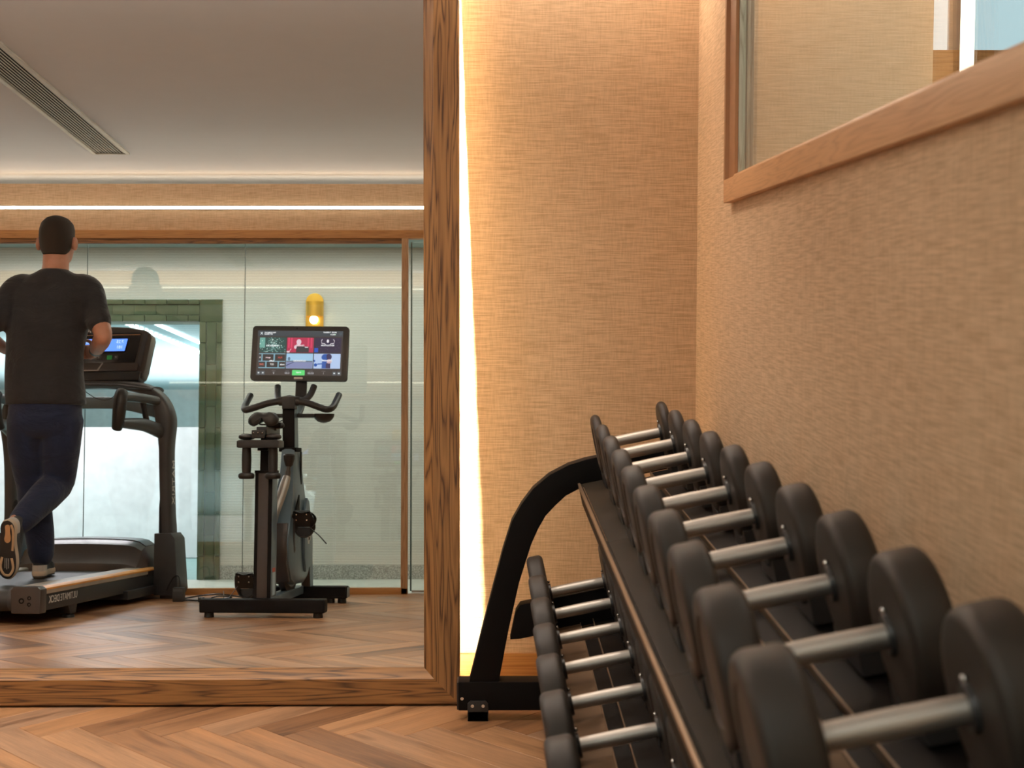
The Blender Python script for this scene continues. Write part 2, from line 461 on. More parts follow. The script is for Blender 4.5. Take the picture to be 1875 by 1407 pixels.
# baseboards
for nm, a in (('baseboard_front', (-0.7, XR, YF - 0.014, YF, 0, 0.092)),):
    o = obj(nm, MB().box(*a), M_TRIMX, bevel=0.003); struct(o, 'warm oak baseboard under the beige wallpaper')
o = obj('baseboard_right', MB().box(XR - 0.014, XR, 0.45, YF - 0.014, 0, 0.092), M_TRIMY, bevel=0.003); struct(o)
# partition wall strip above the glazing (fascia) and its LED line
o = obj('wall_back', MB().box(XL, -0.30, YP - 0.05, YP, 2.085, ZF).box(-0.30, XR, YP - 0.05, YP, 2.30, ZF), M_PAPER)
struct(o, 'woven wallpaper band above the glass partition')
struct(obj('trim_cove', MB().box(XL, XR, 0.04, YP - 0.05, 2.325, 2.335).box(XL, XR, 0.03, 0.04, 2.325, ZC), M_PLASTER), 'hidden light cove behind the wallpaper band')
t = tag(empty('cove_light', (-2.2, 0.24, 2.336)), 'warm light strip hidden in the ceiling cove above the glass partition', 'strip light')
obj('lamp_strip', MB().box(-2.75, 2.80, -0.006, 0.006, 0, 0.006), emit('cove_led', (1.0, 0.80, 0.58), 40.0), t)
obj('profile', MB().box(-2.75, 2.80, -0.010, -0.007, 0, 0.010).box(-2.75, 2.80, 0.007, 0.010, 0, 0.010), plain('cove_profile', (0.4, 0.4, 0.4), 0.5), t)
def led_line(x0, x1, y, z, face, h=0.013, label=''):
    t = empty('led_light_line', ((x0 + x1) / 2, y, z)); w = (x1 - x0) / 2
    tag(t, label, 'ceiling light' if False else 'strip light')
    obj('diffuser', MB().box(-w, w, 0, 0.007 * face, -h / 2, h / 2), M_LED, t)
    obj('profile', MB().box(-w, w, -0.001 * face, 0.004 * face, h / 2, h / 2 + 0.003).box(-w, w, -0.001 * face, 0.004 * face, -h / 2 - 0.003, -h / 2), M_SILVER, t)
    return t
led_line(XL + 0.02, -0.32, YP, 2.221, 1, label='long warm light line in the wallpaper band above the glass partition')
led_line(XL + 0.02, XR - 0.01, YF, 2.285, -1, label='warm light line on the wall above the oak framed mirror, seen again in the glass')

# glass partition (window_1): oak frame rails and panes
wn = empty('window_1', (0, YP, 0)); struct(wn, 'oak framed glass partition behind the treadmill and bike')
x1 = -0.495
def rail(nm, b, mat): return obj(nm, MB().box(*b), mat, wn, bevel=0.003)
rail('top_rail', (XL, -0.30, -0.03, 0.025, 2.040, 2.087), M_TRIMX)
rail('top_bead', (XL, x1, -0.02, 0.012, 2.012, 2.040), M_OAKX)
rail('bottom_rail', (XL, x1, -0.03, 0.025, 0.0, 0.036), M_TRIMX)
rail('end_stile', (x1 - 0.038, x1, -0.03, 0.025, 0.0, 2.040), M_TRIMZ)
seams = [x1 - 0.038, -1.436, -2.343, -3.25, -4.157, XL]
for a, b in zip(seams[1:], seams[:-1]):
    obj('glass_pane', MB().box(a + 0.0012, b - 0.0012, -0.006, 0.004, 0.036, 2.012), M_GLASS, wn, smooth=False)
for a in seams[1:-1]:
    obj('joint_seal', MB().box(a - 0.0014, a + 0.0014, -0.005, 0.0045, 0.036, 2.012), plain('joint_silicone', (0.10, 0.13, 0.12), 0.4), wn)
# frameless glass door leaf beside the partition
dr = empty('door_1', (-0.475, YP - 0.06, 0)); struct(dr, 'frameless clear glass door leaf beside the partition')
obj('glass_leaf', MB().box(0.0, 0.20, -0.005, 0.005, 0.012, 2.03), M_GLASS, dr, smooth=False)
obj('edge_seal', MB().box(-0.010, -0.001, -0.010, 0.010, 0.012, 2.03), plain('door_seal', (0.10, 0.16, 0.15), 0.3), dr)
obj('bottom_rail', MB().box(0.0, 0.20, -0.009, 0.009, 0.004, 0.016), M_SILVER, dr)

# corridor behind the glass
struct(obj('floor_corridor', MB().box(XL, XR, YC, 0.33, -0.06, -0.0005), M_STONE), 'pale stone corridor floor beyond the glass')
struct(obj('ceiling_corridor', MB().box(XL, XR, YC - 0.1, YP - 0.05, 2.165, 2.325), plain('corridor_ceiling', (0.30, 0.44, 0.44), 0.6)), 'pale corridor ceiling beyond the glass')
PX1, PX0, PZ1 = -1.925, -4.9, 1.674
ob = 0.150
mb = MB().box(PX1 + ob, XR, YC - 0.1, YC, 0, 2.2).box(XL, PX1 + ob, YC - 0.1, YC, PZ1 + ob, 2.2)
struct(obj('wall_corridor', mb, M_RIB), 'pale ribbed wall seen through the glass partition')
struct(obj('baseboard_corridor', MB().box(PX1 + ob, XR, YC, YC + 0.012, 0, 0.091), M_TERR), 'grey terrazzo skirting below the ribbed wall')
# pool doorway surround in green tiles
po = empty('door_2', (PX1, YC, 0)); struct(po, 'green tiled portal leading to the bright pool hall')
tz = 0.277
th_ = plain('portal_grout', (0.45, 0.47, 0.42), 0.8)
obj('surround', MB().box(0.0, ob, -0.16, 0.004, 0, PZ1 + ob).box(PX0 - PX1, 0.0, -0.16, 0.004, PZ1, PZ1 + ob), th_, po)
tiles = [(0.048, 0.110), ]
for nm, a, b, d, off in (('tile', 0.048, 0.111, 0.010, 0.0), ('edge_tile', 0.002, 0.045, 0.022, 0.5), ('edge_tile', 0.114, 0.148, 0.022, 0.5)):
    bv = 0.002 if nm == 'tile' else 0.008
    k = -off
    while k * tz < PZ1:
        z0, z1 = PZ1 - (k + 1) * tz, min(PZ1, PZ1 - k * tz); z0 = max(z0, 0.0); k += 1
        if z1 - z0 > 0.01: obj(nm, MB().box(a, b, 0.004, 0.004 + d, z0 + 0.001, z1 - 0.001), M_TILE, po, bevel=bv)
    k = -off
    while k * 0.142 < PX1 - PX0:
        xa, xb = -(k + 1) * 0.142, min(0.0, -k * 0.142); k += 1
        if xb - xa > 0.01: obj(nm, MB().box(xa + 0.001, xb - 0.001, 0.004, 0.004 + d, PZ1 + a, PZ1 + b), M_TILE, po, bevel=bv)
for (a, b, c, d) in ((0.001, 0.148, 0.001, 0.148),):
    obj('corner_tile', MB().box(a, b, 0.004, 0.016, PZ1 + c, PZ1 + d), M_TILE, po, bevel=0.003)
# pool hall
struct(obj('floor_pool', MB().box(-12, 0.5, -14, YC, -0.08, -0.005), M_GREENFLOOR), 'wet teal floor of the pool hall')
struct(obj('wall_pool', MB().box(-12, -0.2, -3.2, -3.1, 0, 1.06), plain('white_render', (0.86, 0.90, 0.92), 0.8)), 'low bright white wall in the pool hall')
struct(obj('wall_pool_end', MB().box(-12, 0.5, -14.1, -14, 0, 3.0).box(0.4, 0.5, -14, YC - .1, 0, 3).box(-12.1, -12, -14, YC - .1, 0, 3), M_PLASTER), 'pale end walls of the pool hall')
struct(obj('ceiling_pool', MB().box(-12, 0.5, -14, YC - 0.16, 1.99, 2.05), M_RIBP), 'blue ribbed ceiling of the pool hall')
t = tag(empty('slot_light', (-3.15, -7.2, 1.985)), 'bright slotted ceiling light seen through the green tiled portal', 'ceiling light')
obj('lamp_strip', MB().box(-0.06, 0.0, -6.5, 6.0, -0.012, 0.0), M_LEDC, t)
mb = MB()
for i in range(70): mb.box(-0.065, 0.004, -6.5 + i * 0.178, -6.5 + i * 0.178 + 0.045, -0.016, 0.002)
o = obj('louvre', mb, plain('louvre_white', (0.75, 0.85, 0.85), 0.6), t); tag(o, kind='stuff')
t = tag(empty('strip_light', (-2.93, -7.2, 1.985)), 'thin bright ceiling strip to the right of the slotted light', 'ceiling light')
obj('lamp_strip', MB().box(-0.025, 0.01, -6.5, 6.0, -0.012, 0.0), M_LEDC, t)
obj('profile', MB().box(-0.15, -0.03, -6.5, 6.0, -0.012, 0.0), plain('profile_blue', (0.35, 0.60, 0.66), 0.6), t)

# wall lamp in the corridor
t = tag(empty('wall_lamp', (-1.175, YC, 1.60)), 'golden wall lamp with round bulb above the exercise bike screen', 'lamp')
gold = plain('brushed_gold', (0.85, 0.50, 0.08), 0.3, metal=0.8)
w = 0.058
outl = [(-w, 0.0)] + [(w * math.cos(a), 0.205 + w * math.sin(a)) for a in [PI - PI * i / 12 for i in range(13)]] + [(w, 0.0)]
obj('backplate', MB().prism(outl, 0.0, 0.012), gold, t, bevel=0.002)
mb = MB()
rs = []
for k in range(13):
    a = PI * k / 12
    rs.append([(w * math.cos(a), 0.012 + 0.05 * math.sin(a), z) for z in (0.11, 0.205)] + [((w - 0.003) * math.cos(a), 0.012 + 0.047 * math.sin(a), z) for z in (0.205, 0.11)])
mb.rings(rs); obj('hood', mb, gold, t)
obj('bulb', MB().ball((0, 0.045, 0.085), 0.028), emit('bulb_glow', (1.0, 0.80, 0.45), 14.0), t)
obj('socket', MB().cyl((0, 0.045, 0.13), (0, 0.045, 0.105), 0.014, 0.018), gold, t)

# ------------------------------------------------------------------ window in the right wall and the next room
wo = empty('window_2', (XR, 0, 0)); struct(wo, 'oak framed interior window in the right wall above the dumbbells')
OY, OZ = 3.810, 1.476
d0 = -0.022
def wrail(name, prof, y0, y1, mat):   # profile in XZ extruded along y
    return obj(name, MB().prism(prof, y0, y1, axis=1), mat, wo, bevel=0.001)
wrail('bottom_rail', [(d0, OZ), (0.002, OZ), (0.002, 1.515), (0.012, 1.515), (0.012, 1.552), (-0.002, 1.549), (-0.006, 1.541), (d0, 1.536)], 0.93, OY, M_TRIMY)
wrail('sill', [(0.012, 1.515), (0.052, 1.515), (0.052, 1.548), (0.012, 1.552)], 0.93, OY - 0.03, M_TRIMY)
wrail('top_rail', [(d0, 2.115), (0.052, 2.115), (0.052, 2.16), (0.002, 2.16), (0.002, 2.18), (d0, 2.18)], 0.93, OY, M_TRIMY)
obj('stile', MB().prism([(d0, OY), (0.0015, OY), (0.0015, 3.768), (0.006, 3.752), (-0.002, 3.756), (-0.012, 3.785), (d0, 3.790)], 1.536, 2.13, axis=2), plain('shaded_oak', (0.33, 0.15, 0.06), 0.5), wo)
grey_oak = oak('greyed_oak', 2, (0.25, 0.21, 0.15), (0.42, 0.38, 0.29), 0.4)
obj('outer_stile', MB().box(0.0065, 0.0245, 3.750, 3.772, 1.55, 2.13), grey_oak, wo)
obj('inner_stile', MB().box(0.0270, 0.054, 3.750, 3.772, 1.55, 2.13), grey_oak, wo)
obj('gasket', MB().box(0.0245, 0.0270, 3.747, 3.772, 1.55, 2.13), plain('gasket_teal', (0.02, 0.05, 0.06), 0.5), wo)
obj('glass_pane', MB().box(0.0150, 0.0210, 0.98, 3.748, 1.551, 2.12), M_GLASS2, wo, smooth=False)
# next room beyond it
o = obj('wall_next', MB().box(XR + 0.055, 1.36, YF, YF + 0.1, 0, 3.2), M_PAPER_NEXT); struct(o, 'pale wallpaper wall seen through the right hand window')
struct(obj('floor_next', MB().box(XR + 0.06, 4.5, -3, 9.0, -0.05, -0.001), M_STONE), 'floor of the next room')
struct(obj('ceiling_next', MB().box(XR + 0.1, 4.5, -3, 9.0, 3.2, 3.3), M_CEIL), 'ceiling of the next room')
struct(obj('wall_next_right', MB().box(4.4, 4.5, -3, 9.0, 0, 3.2).box(XR + .1, 4.5, -3.1, -3.0, 0, 3.2).box(XR+.1,4.5,9.0,9.1,0,3.2), plain('next_room_paint', (0.62, 0.56, 0.46), 0.8)), 'side walls of the next room')
t = empty('window_3', (0, 6.2, 0)); struct(t, 'pale blue frosted glazing beyond the right hand window')
obj('ledge', MB().box(1.3, 4.4, -0.05, 0.06, 0.0, 2.262), M_TRIMX, t, bevel=0.004)
obj('frosted_pane', MB().box(1.3, 1.955, 0.0, 0.02, 2.262, 3.2), emit('frosted_daylight', (0.70, 0.80, 0.82), 1.25), t)
obj('frosted_pane', MB().box(2.02, 4.4, 0.0, 0.02, 2.262, 3.2), emit('frosted_daylight_blue', (0.50, 0.72, 0.80), 1.25), t)
obj('mullion', MB().box(1.955, 2.02, -0.02, 0.03, 2.262, 3.2), M_SILVER, t)
t = tag(empty('light_column', (1.91, 5.8, 2.0)), 'vertical glowing light strip seen through the right hand window', 'light')
obj('lamp_tube', MB().cyl((0, 0, 0.02), (0, 0, 1.1), 0.028), emit('column_glow', (1.0, 0.90, 0.72), 3.5), t)
obj('cap', MB().cyl((0, 0, 0.0), (0, 0, 0.02), 0.032), M_SILVER, t)
obj('pole', MB().cyl((0, 0, -1.99), (0, 0, 0.0), 0.012), M_SILVER, t)

# ceiling vent
VX0, VX1, VY0, VY1 = -2.184, -1.984, 0.858, 4.10
t = tag(empty('ceiling_vent', ((VX0 + VX1) / 2, VY0, ZC)), 'long slatted ventilation grille in the gym ceiling, seen in the mirror', 'vent')
hw = (VX1 - VX0) / 2; ln = VY1 - VY0
white = plain('vent_white', (0.55, 0.56, 0.52), 0.5)
obj('frame', MB().box(-hw, -hw + 0.020, 0, ln, -0.008, 0).box(hw - 0.020, hw, 0, ln, -0.008, 0).box(-hw, hw, 0, 0.012, -0.008, 0).box(-hw, hw, ln - 0.012, ln, -0.008, 0), white, t, bevel=0.0015)
obj('backing', MB().box(-hw + 0.01, hw - 0.01, 0.01, ln - 0.01, -0.0010, -0.0003), plain('vent_dark', (0.01, 0.01, 0.01), 0.9), t)
sl = mesh_of('slat', MB().box(-0.0026, 0.0026, 0.012, ln - 0.012, -0.0036, -0.0014), white)
ns = 10
for i in range(ns):
    o = bpy.data.objects.new('slat', sl); COL.objects.link(o); o.parent = t
    o.location = (-hw + 0.020 + (2 * hw - 0.040) * (i + 0.5) / ns, 0, 0)

# ------------------------------------------------------------------ leaning oak framed mirror
TH = R(3.75)
mr = empty('framed_mirror', (0, 4.205, 0), (-TH, 0, 0))
tag(mr, 'large leaning mirror with a wide oak frame and light behind it', 'mirror')
FX1, FX0, FZ0, FZ1 = -0.105, -3.60, 0.004, 2.235
prof = [(0.0, 0.05), (0.0, -0.022), (0.003, -0.025), (0.076, -0.025), (0.079, -0.022), (0.107, -0.004), (0.107, 0.05)]   # inward, depth
def fr_pt(side, w, d, end):
    """corner points of the ring at inward offset w"""
    xr, xl, zb, zt = FX1 - w, FX0 + w, FZ0 + w, FZ1 - w
    c = {'br': (xr, d, zb), 'bl': (xl, d, zb), 'tr': (xr, d, zt), 'tl': (xl, d, zt)}
    return c[end]
for nm, a, b, mat, lab in (('side_rail', 'br', 'tr', M_OAKZ, None), ('side_rail', 'bl', 'tl', M_OAKZ, None), ('bottom_rail', 'bl', 'br', M_OAKX, None), ('top_rail', 'tl', 'tr', M_OAKX, None)):
    r0 = [fr_pt(None, w, d, a) for w, d in prof]; r1 = [fr_pt(None, w, d, b) for w, d in prof]
    obj(nm, MB().rings([r0, r1]), mat, mr, ang=20)
obj('mirror_glass', MB().box(FX0 + 0.10, FX1 - 0.10, 0.0, 0.006, FZ0 + 0.10, FZ1 - 0.10), M_MIRROR, mr, smooth=False)
obj('backing_board', MB().box(FX0 + 0.03, FX1 - 0.035, 0.030, 0.045, FZ0 + 0.03, FZ1 - 0.03), M_BLACK, mr)
# backlight: tape on the back, shielded by a thin lip
xs = -0.131
obj('light_tape', MB().box(xs - 0.0009, xs + 0.0009, 0.051, 0.0515, 0.03, 2.20), M_LEDB, mr)
obj('light_channel', MB().box(xs + 0.0082, xs + 0.0092, 0.045, 0.0665, 0.02, 2.21).box(xs - 0.012, xs + 0.009, 0.047, 0.0505, 0.02, 2.21), M_SILVER, mr)
obj('added_glow_strip', MB().box(xs + 0.0094, xs + 0.0104, 0.050, 0.066, 0.02, 2.21), emit('added_strip_glow', (1.0, 0.70, 0.36), 24.0), mr)  # unseen emitter added to widen the backlight glow on the wall
obj('wall_bracket', MB().box(-2.6, -1.2, 0.045, 0.075, 1.80, 1.86), M_BLACK, mr)

# ------------------------------------------------------------------ dumbbell rack
rk = empty('dumbbell_rack', (0.25, 4.05, 0))
tag(rk, 'black two-tier steel dumbbell rack with curved end frames along the right wall', 'rack')
TI = R(11.5)
def W2(o_): return [(p[0] - 0.25, p[1]) for p in o_]
def end_frame(y0, y1, bolts):
    leg_l = [(-0.076, 0.10), (-0.040, 0.25), (-0.001, 0.403), (0.023, 0.495), (0.050, 0.582), (0.078, 0.632), (0.111, 0.676), (0.158, 0.716), (0.214, 0.745), (0.262, 0.760), (0.32, 0.772), (0.56, 0.815)]
    leg_r = [(0.56, 0.745), (0.34, 0.70), (0.285, 0.688), (0.243, 0.675), (0.205, 0.655), (0.175, 0.627), (0.147, 0.597), (0.126, 0.560), (0.106, 0.515), (0.071, 0.403), (0.040, 0.262), (0.010, 0.10)]
    obj('end_leg', MB().prism(W2(leg_l + leg_r), y0, y1), M_BLACK, rk, bevel=0.004, ang=50)
    obj('rear_leg', MB().box(0.225 + .03, 0.285 + .03, y0, y1, 0.10, 0.76), M_BLACK, rk, bevel=0.004)
    obj('foot_bar', MB().box(-0.355, 0.33, y0 - 0.004, y1 + 0.004, 0.030, 0.114), M_BLACK, rk, bevel=0.004)
    obj('tier_arm', MB().prism(W2([(0.045, 0.236), (0.062, 0.318), (0.075, 0.338), (0.40, 0.404), (0.53, 0.43), (0.53, 0.33), (0.38, 0.30), (0.075, 0.238)]), y0 + 0.005, y1 - 0.005), M_BLACK, rk, bevel=0.003)
    obj('end_cap', MB().box(-0.359, -0.354, y0 - 0.002, y1 + 0.002, 0.032, 0.112), M_PLASTIC, rk, bevel=0.002)
    for fx in (-0.328, 0.25):
        fp = obj('foot_plate', MB().prism([(fx, 0.001), (fx, 0.052), (fx + 0.008, 0.060), (fx + 0.052, 0.060), (fx + 0.060, 0.052), (fx + 0.060, 0.001)], y0 - 0.010, y0 - 0.004), M_PLASTIC, rk, bevel=0.001)
        obj('foot_pad', MB().box(fx, fx + 0.06, y0 - 0.010, y1 + 0.010, 0.0, 0.030), M_PLASTIC, rk, bevel=0.002)
        if fx < 0:
            for bx in (fx + 0.014, fx + 0.045):
                obj('bolt', MB().lathe([(0, 0.0052), (-0.003, 0.0048), (-0.003, 0.0026), (-0.0015, 0.0024)], seg=12, axis=1, c=(bx, y0 - 0.010, 0.046)), M_CHROME, rk)
    obj('bolt', MB().lathe([(0, 0.0052), (-0.003, 0.0048), (-0.003, 0.0026), (-0.0015, 0.0024)], seg=12, axis=1, c=(-0.344, y0 - 0.004, 0.066)), M_CHROME, rk)
end_frame(-0.01, 0.05, True)
end_frame(-3.06, -3.00, True)
LY0, LY1 = -2.99, -0.01
def tier(x_front, z_front, wid, center, slots):
    s = empty('shelf', (x_front - 0.25, 0, z_front), (0, -TI, 0)); s.parent = rk
    # u runs back along the tilt
    u = center
    def part(nm, b, mat, bev=0.001): return obj(nm, MB().box(*b), mat, s, bevel=bev)
    part('front_rail', (-0.012, -0.001, LY0, LY1, -0.060, 0.0), M_TRAY, 0.002)
    part('rail_edge', (-0.013, -0.006, LY0, LY1, -0.012, 0.004), M_EDGE, 0.002)
    for ya, yb in ((LY0, -2.02), (-2.018, -0.935), (-0.933, LY1)):
        part('front_panel', (0.0, u - 0.076, ya, yb, -0.004, 0.0), M_TRAY)
    part('middle_panel', (u - 0.074, u + 0.012, LY0, LY1, -0.014, -0.010), plain('umber_panel', (0.17, 0.105, 0.062), 0.6, spec=0.15), 0.001)
    part('channel_lip', (u - 0.0755, u - 0.0745, LY0, LY1, -0.014, 0.001), M_EDGE, 0.0005)
    part('channel_lip', (u + 0.0125, u + 0.0145, LY0, LY1, -0.020, -0.006), M_EDGE, 0.0005)
    part('channel', (u + 0.015, u + 0.050, LY0, LY1, -0.022, -0.018), M_BLACK, 0.001)
    part('channel_lip', (u + 0.0505, u + 0.0530, LY0, LY1, -0.022, -0.002), M_EDGE, 0.0005)
    part('rear_panel', (u + 0.0535, wid, LY0, LY1, -0.012, -0.008), M_BLACK)
    part('rear_rail', (wid, wid + 0.012, LY0, LY1, -0.05, 0.008), M_BLACK, 0.002)
    return s
TOPF = (0.252, 0.690); LOWF = (0.128, 0.269)
s_top = tier(*TOPF, 0.31, 0.145, None)
s_low = tier(*LOWF, 0.28, 0.107, None)

def make_dumbbell(t, r, grip, name='dumbbell'):
    """axis along local x, head thickness t, radius r, grip length"""
    root = empty(name)
    h = grip / 2
    prof = [(-h + 0.004, 0.0140), (-h * 0.6, 0.0146), (0.0, 0.0152), (h * 0.6, 0.0146), (h - 0.004, 0.0140)]
    obj('handle', MB().lathe(prof, 22), M_STEEL, root, ang=60)
    b = 0.014
    for sgn in (-1, 1):
        pr = [(h, 0.024), (h + 0.001, r - 0.030), (h + 0.001, r - b)]
        for k in range(5):
            a = PI / 2 * (k + 1) / 5
            pr.append((h + 0.001 + b * (1 - math.cos(a)), r - b + b * math.sin(a)))
        for k in range(6):
            a = PI / 2 * k / 5
            pr.append((h + t - b + b * math.sin(a), r - b + b * math.cos(a)))
        pr += [(h + t, r - 0.030), (h + t - 0.003, r - 0.033), (h + t - 0.003, 0.012)]
        pr = [(x * sgn, rr) for x, rr in pr]
        hd = obj('head', MB().lathe(pr, 44), M_RUBBER, root, ang=45)
        obj('collar', MB().lathe([((h - 0.006) * sgn, 0.017), ((h - 0.006) * sgn, 0.024), ((h + 0.004) * sgn, 0.026)], 22), M_PLASTIC, hd)
        obj('set_screw', MB().ball(((h - 0.003) * sgn, 0.0, 0.030), 0.004, 8), M_CHROME, hd)
    return root
def saddles(shelf, uc, h, t, yl, r, gap):
    """cradle blocks under both heads, in shelf coordinates"""
    for sgn in (-1, 1):
        u0 = uc + sgn * (h + 0.004) ; u1 = uc + sgn * (h + t - 0.004)
        out = []
        hw_ = 0.060
        n = 8
        for k in range(n + 1):
            y = -hw_ + 2 * hw_ * k / n
            zt = gap + r - math.sqrt(r * r - y * y) - 0.001
            out.append((yl + y, zt))
        out = [(yl - hw_ - 0.008, 0.0)] + [(yl - hw_ - 0.008, out[0][1])] + out + [(yl + hw_ + 0.008, out[-1][1]), (yl + hw_ + 0.008, 0.0)]
        obj('cradle', MB().prism(out, u0, u1, axis=0), M_PLASTIC, shelf)
ordn = ['farthest', 'second from the far end', 'third from the far end', 'fourth from the far end', 'fifth from the far end', 'sixth from the far end', 'seventh from the far end', 'third from the camera', 'second from the camera', 'nearest and largest']
DB = []
ct, st = math.cos(TI), math.sin(TI)
for i in range(10):
    t = 0.028 + 0.0037 * i; r = 0.084 + 0.0016 * i; g = 0.158
    d = make_dumbbell(t, r, g)
    y = 3.93 - 0.2868 * i
    d.location = (0.386, y, 0.8345); d.rotation_euler = (0, -TI, 0)
    tag(d, 'black round-head dumbbell on the upper tier, ' + ordn[i], 'dumbbell', 'dumbbells on the upper tier')
    # shelf coords of the axis
    dx, dz = 0.386 - TOPF[0], 0.8345 - TOPF[1]
    uc = dx * ct + dz * st; wc = -dx * st + dz * ct
    saddles(s_top, uc, g / 2, t, y - 4.05, r, wc - r)
ordl = ['farthest', 'second from the far end', 'third from the far end', 'fourth from the far end', 'fifth from the far end', 'sixth from the far end', 'seventh from the far end', 'eighth', 'ninth', 'tenth']
for i in range(9):
    t = 0.048 + 0.0012 * i; r = 0.110; g = 0.160
    y = 4.0 - 0.270 * i
    d = make_dumbbell(t, r, g, 'dumbbell'); d.location = (0.236, y, 0.400); d.rotation_euler = (0, -TI, 0)
    tag(d, 'black round-head dumbbell on the lower tier, ' + ordl[i], 'dumbbell', 'dumbbells on the lower tier')
    dx, dz = 0.236 - LOWF[0], 0.400 - LOWF[1]
    uc = dx * ct + dz * st; wc = -dx * st + dz * ct
    saddles(s_low, uc, g / 2, t, y - 4.05, r, wc - r)


# ------------------------------------------------------------------ treadmill (local: x across, +y to the rear, z up)
tm = empty('treadmill', (-2.265, 0.54, 0), (0, 0, R(8.0)))
tag(tm, 'black treadmill with pale side rails and curved console frame, runner on it', 'treadmill')
def T(name, mb, mat, **k): return obj(name, mb, mat, k.pop('parent', tm), **k)
M_RAIL = plain('pale_grey_rail', (0.36, 0.32, 0.26), 0.45, grain=0.15)
M_FRAME = plain('graphite_paint', (0.032, 0.032, 0.034), 0.40, metal=0.1)
M_HOOD = plain('brown_black_shell', (0.060, 0.048, 0.043), 0.30)
M_LOGO = plain('print_light_grey', (0.60, 0.58, 0.55), 0.4)
for sgn in (1, -1):
    T('deck_frame', MB().box(sgn * 0.395, sgn * 0.345, 0.02, 1.36, 0.062, 0.150), M_FRAME, bevel=0.006)
    rl = T('side_rail', MB().prism([(sgn * 0.27, 0.150), (sgn * 0.27, 0.168), (sgn * 0.285, 0.176), (sgn * 0.385, 0.173), (sgn * 0.402, 0.165), (sgn * 0.402, 0.140), (sgn * 0.385, 0.132)], 0.13, 1.365), M_RAIL, bevel=0.002)
    obj('stripe', MB().prism([(sgn * 0.372, 0.1742), (sgn * 0.388, 0.1732), (sgn * 0.4035, 0.1652), (sgn * 0.4035, 0.1575), (sgn * 0.401, 0.157)], 0.03, 1.363), M_ORANGE, rl)
    T('front_rail', MB().prism([(sgn * 0.30, 0.130), (sgn * 0.30, 0.172), (sgn * 0.385, 0.172), (sgn * 0.402, 0.164), (sgn * 0.402, 0.130)], 0.0, 0.13), M_FRAME, bevel=0.003)
    ec = T('end_cap', MB().prism([(sgn * 0.266, 0.054), (sgn * 0.260, 0.160), (sgn * 0.275, 0.176), (sgn * 0.39, 0.176), (sgn * 0.407, 0.164), (sgn * 0.404, 0.054)], 1.36, 1.425), M_HOOD, bevel=0.008)
    for hx, hz, hr in ((0.315, 0.112, 0.013), (0.352, 0.125, 0.009), (0.352, 0.096, 0.009)):
        obj('screw_hole', MB().lathe([(1.4235, hr), (1.4265, hr), (1.4265, hr * 0.62), (1.4245, hr * 0.5)], 16, axis=1, c=(sgn * hx, 0, hz)), M_BLACK, ec)
    T('roller_guard', MB().cyl((sgn * 0.262, 1.355, 0.112), (sgn * 0.236, 1.355, 0.112), 0.058, 0.056, 28), M_GREYPL, bevel=0.003)
    T('support_leg', MB().prism([(0.98, 0.075), (1.10, 0.075), (1.06, 0.020), (1.00, 0.020)], sgn * 0.33, sgn * 0.385, axis=0), M_FRAME, bevel=0.004)
    T('levelling_foot', MB().cyl((sgn * 0.36, 1.03, 0.0), (sgn * 0.36, 1.03, 0.014), 0.030, 0.026).cyl((sgn * 0.36, 1.03, 0.014), (sgn * 0.36, 1.03, 0.04), 0.010), M_PLASTIC)
    # upright post: fat blade rising, bending inward at the top
    up = spline([(sgn * 0.462, -0.03, 0.10), (sgn * 0.456, -0.02, 0.40), (sgn * 0.452, 0.0, 0.70), (sgn * 0.456, 0.02, 0.90), (sgn * 0.452, 0.03, 1.00), (sgn * 0.425, 0.035, 1.085), (sgn * 0.365, 0.03, 1.140), (sgn * 0.27, 0.015, 1.170), (sgn * 0.12, 0.0, 1.185), (sgn * 0.0, 0.0, 1.187)], 6)
    rad = []
    for k, p in enumerate(up):
        q = k / (len(up) - 1)
        w1 = 0.034 + 0.016 * max(0, math.sin(max(0, min(1, (p.z - 0.75) / 0.35)) * PI))
        w2 = 0.052 if p.z < 1.1 else 0.045
        rad.append((w2, w1) if False else (w1 if q < 0.5 else 0.032, w2) if q < 0.5 else (w2, 0.030))
    # constant frame keeps the blade from twisting
    mbu = MB(); rs = []
    for k, p in enumerate(up):
        t_ = (up[min(k + 1, len(up) - 1)] - up[max(k - 1, 0)]).normalized()
        b_ = Vector((0, 1, 0)); a_ = t_.cross(b_).normalized()
        wa = 0.034 + 0.020 * math.exp(-((p.z - 0.99) / 0.10) ** 2) * (1 if abs(p.x) > 0.40 else 0.3)
        if p.z < 0.45: wa = 0.038
        if abs(p.x) < 0.36: wa = 0.026 + 0.008 * max(0, (abs(p.x) - 0.2) / 0.16)
        wb = 0.055
        rs.append([tuple(p + a_ * (wa * math.copysign(abs(math.cos(an)) ** 0.55, math.cos(an))) + b_ * (wb * math.copysign(abs(math.sin(an)) ** 0.55, math.sin(an)))) for an in [2 * PI * (j + .5) / 16 for j in range(16)]])
    mbu.rings(rs); T('upright', mbu, M_GREYPL, ang=50)
    T('inner_trim', MB().tube([(sgn * 0.428, 0.01, z) for z in (0.20, 0.5, 0.80)] + [(sgn * 0.425, 0.03, 0.9)], [(0.012, 0.030)] * 4, 8), M_PLASTIC)
    T('boot', MB().prism([(sgn * 0.405, 0.02), (sgn * 0.405, 0.36), (sgn * 0.50, 0.36), (sgn * 0.523, 0.33), (sgn * 0.545, 0.05), (sgn * 0.53, 0.02)], -0.10, 0.06), M_FRAME, bevel=0.008)
    T('foot_pad', MB().box(sgn * 0.43, sgn * 0.51, -0.06, 0.03, 0, 0.022), M_PLASTIC, bevel=0.004)
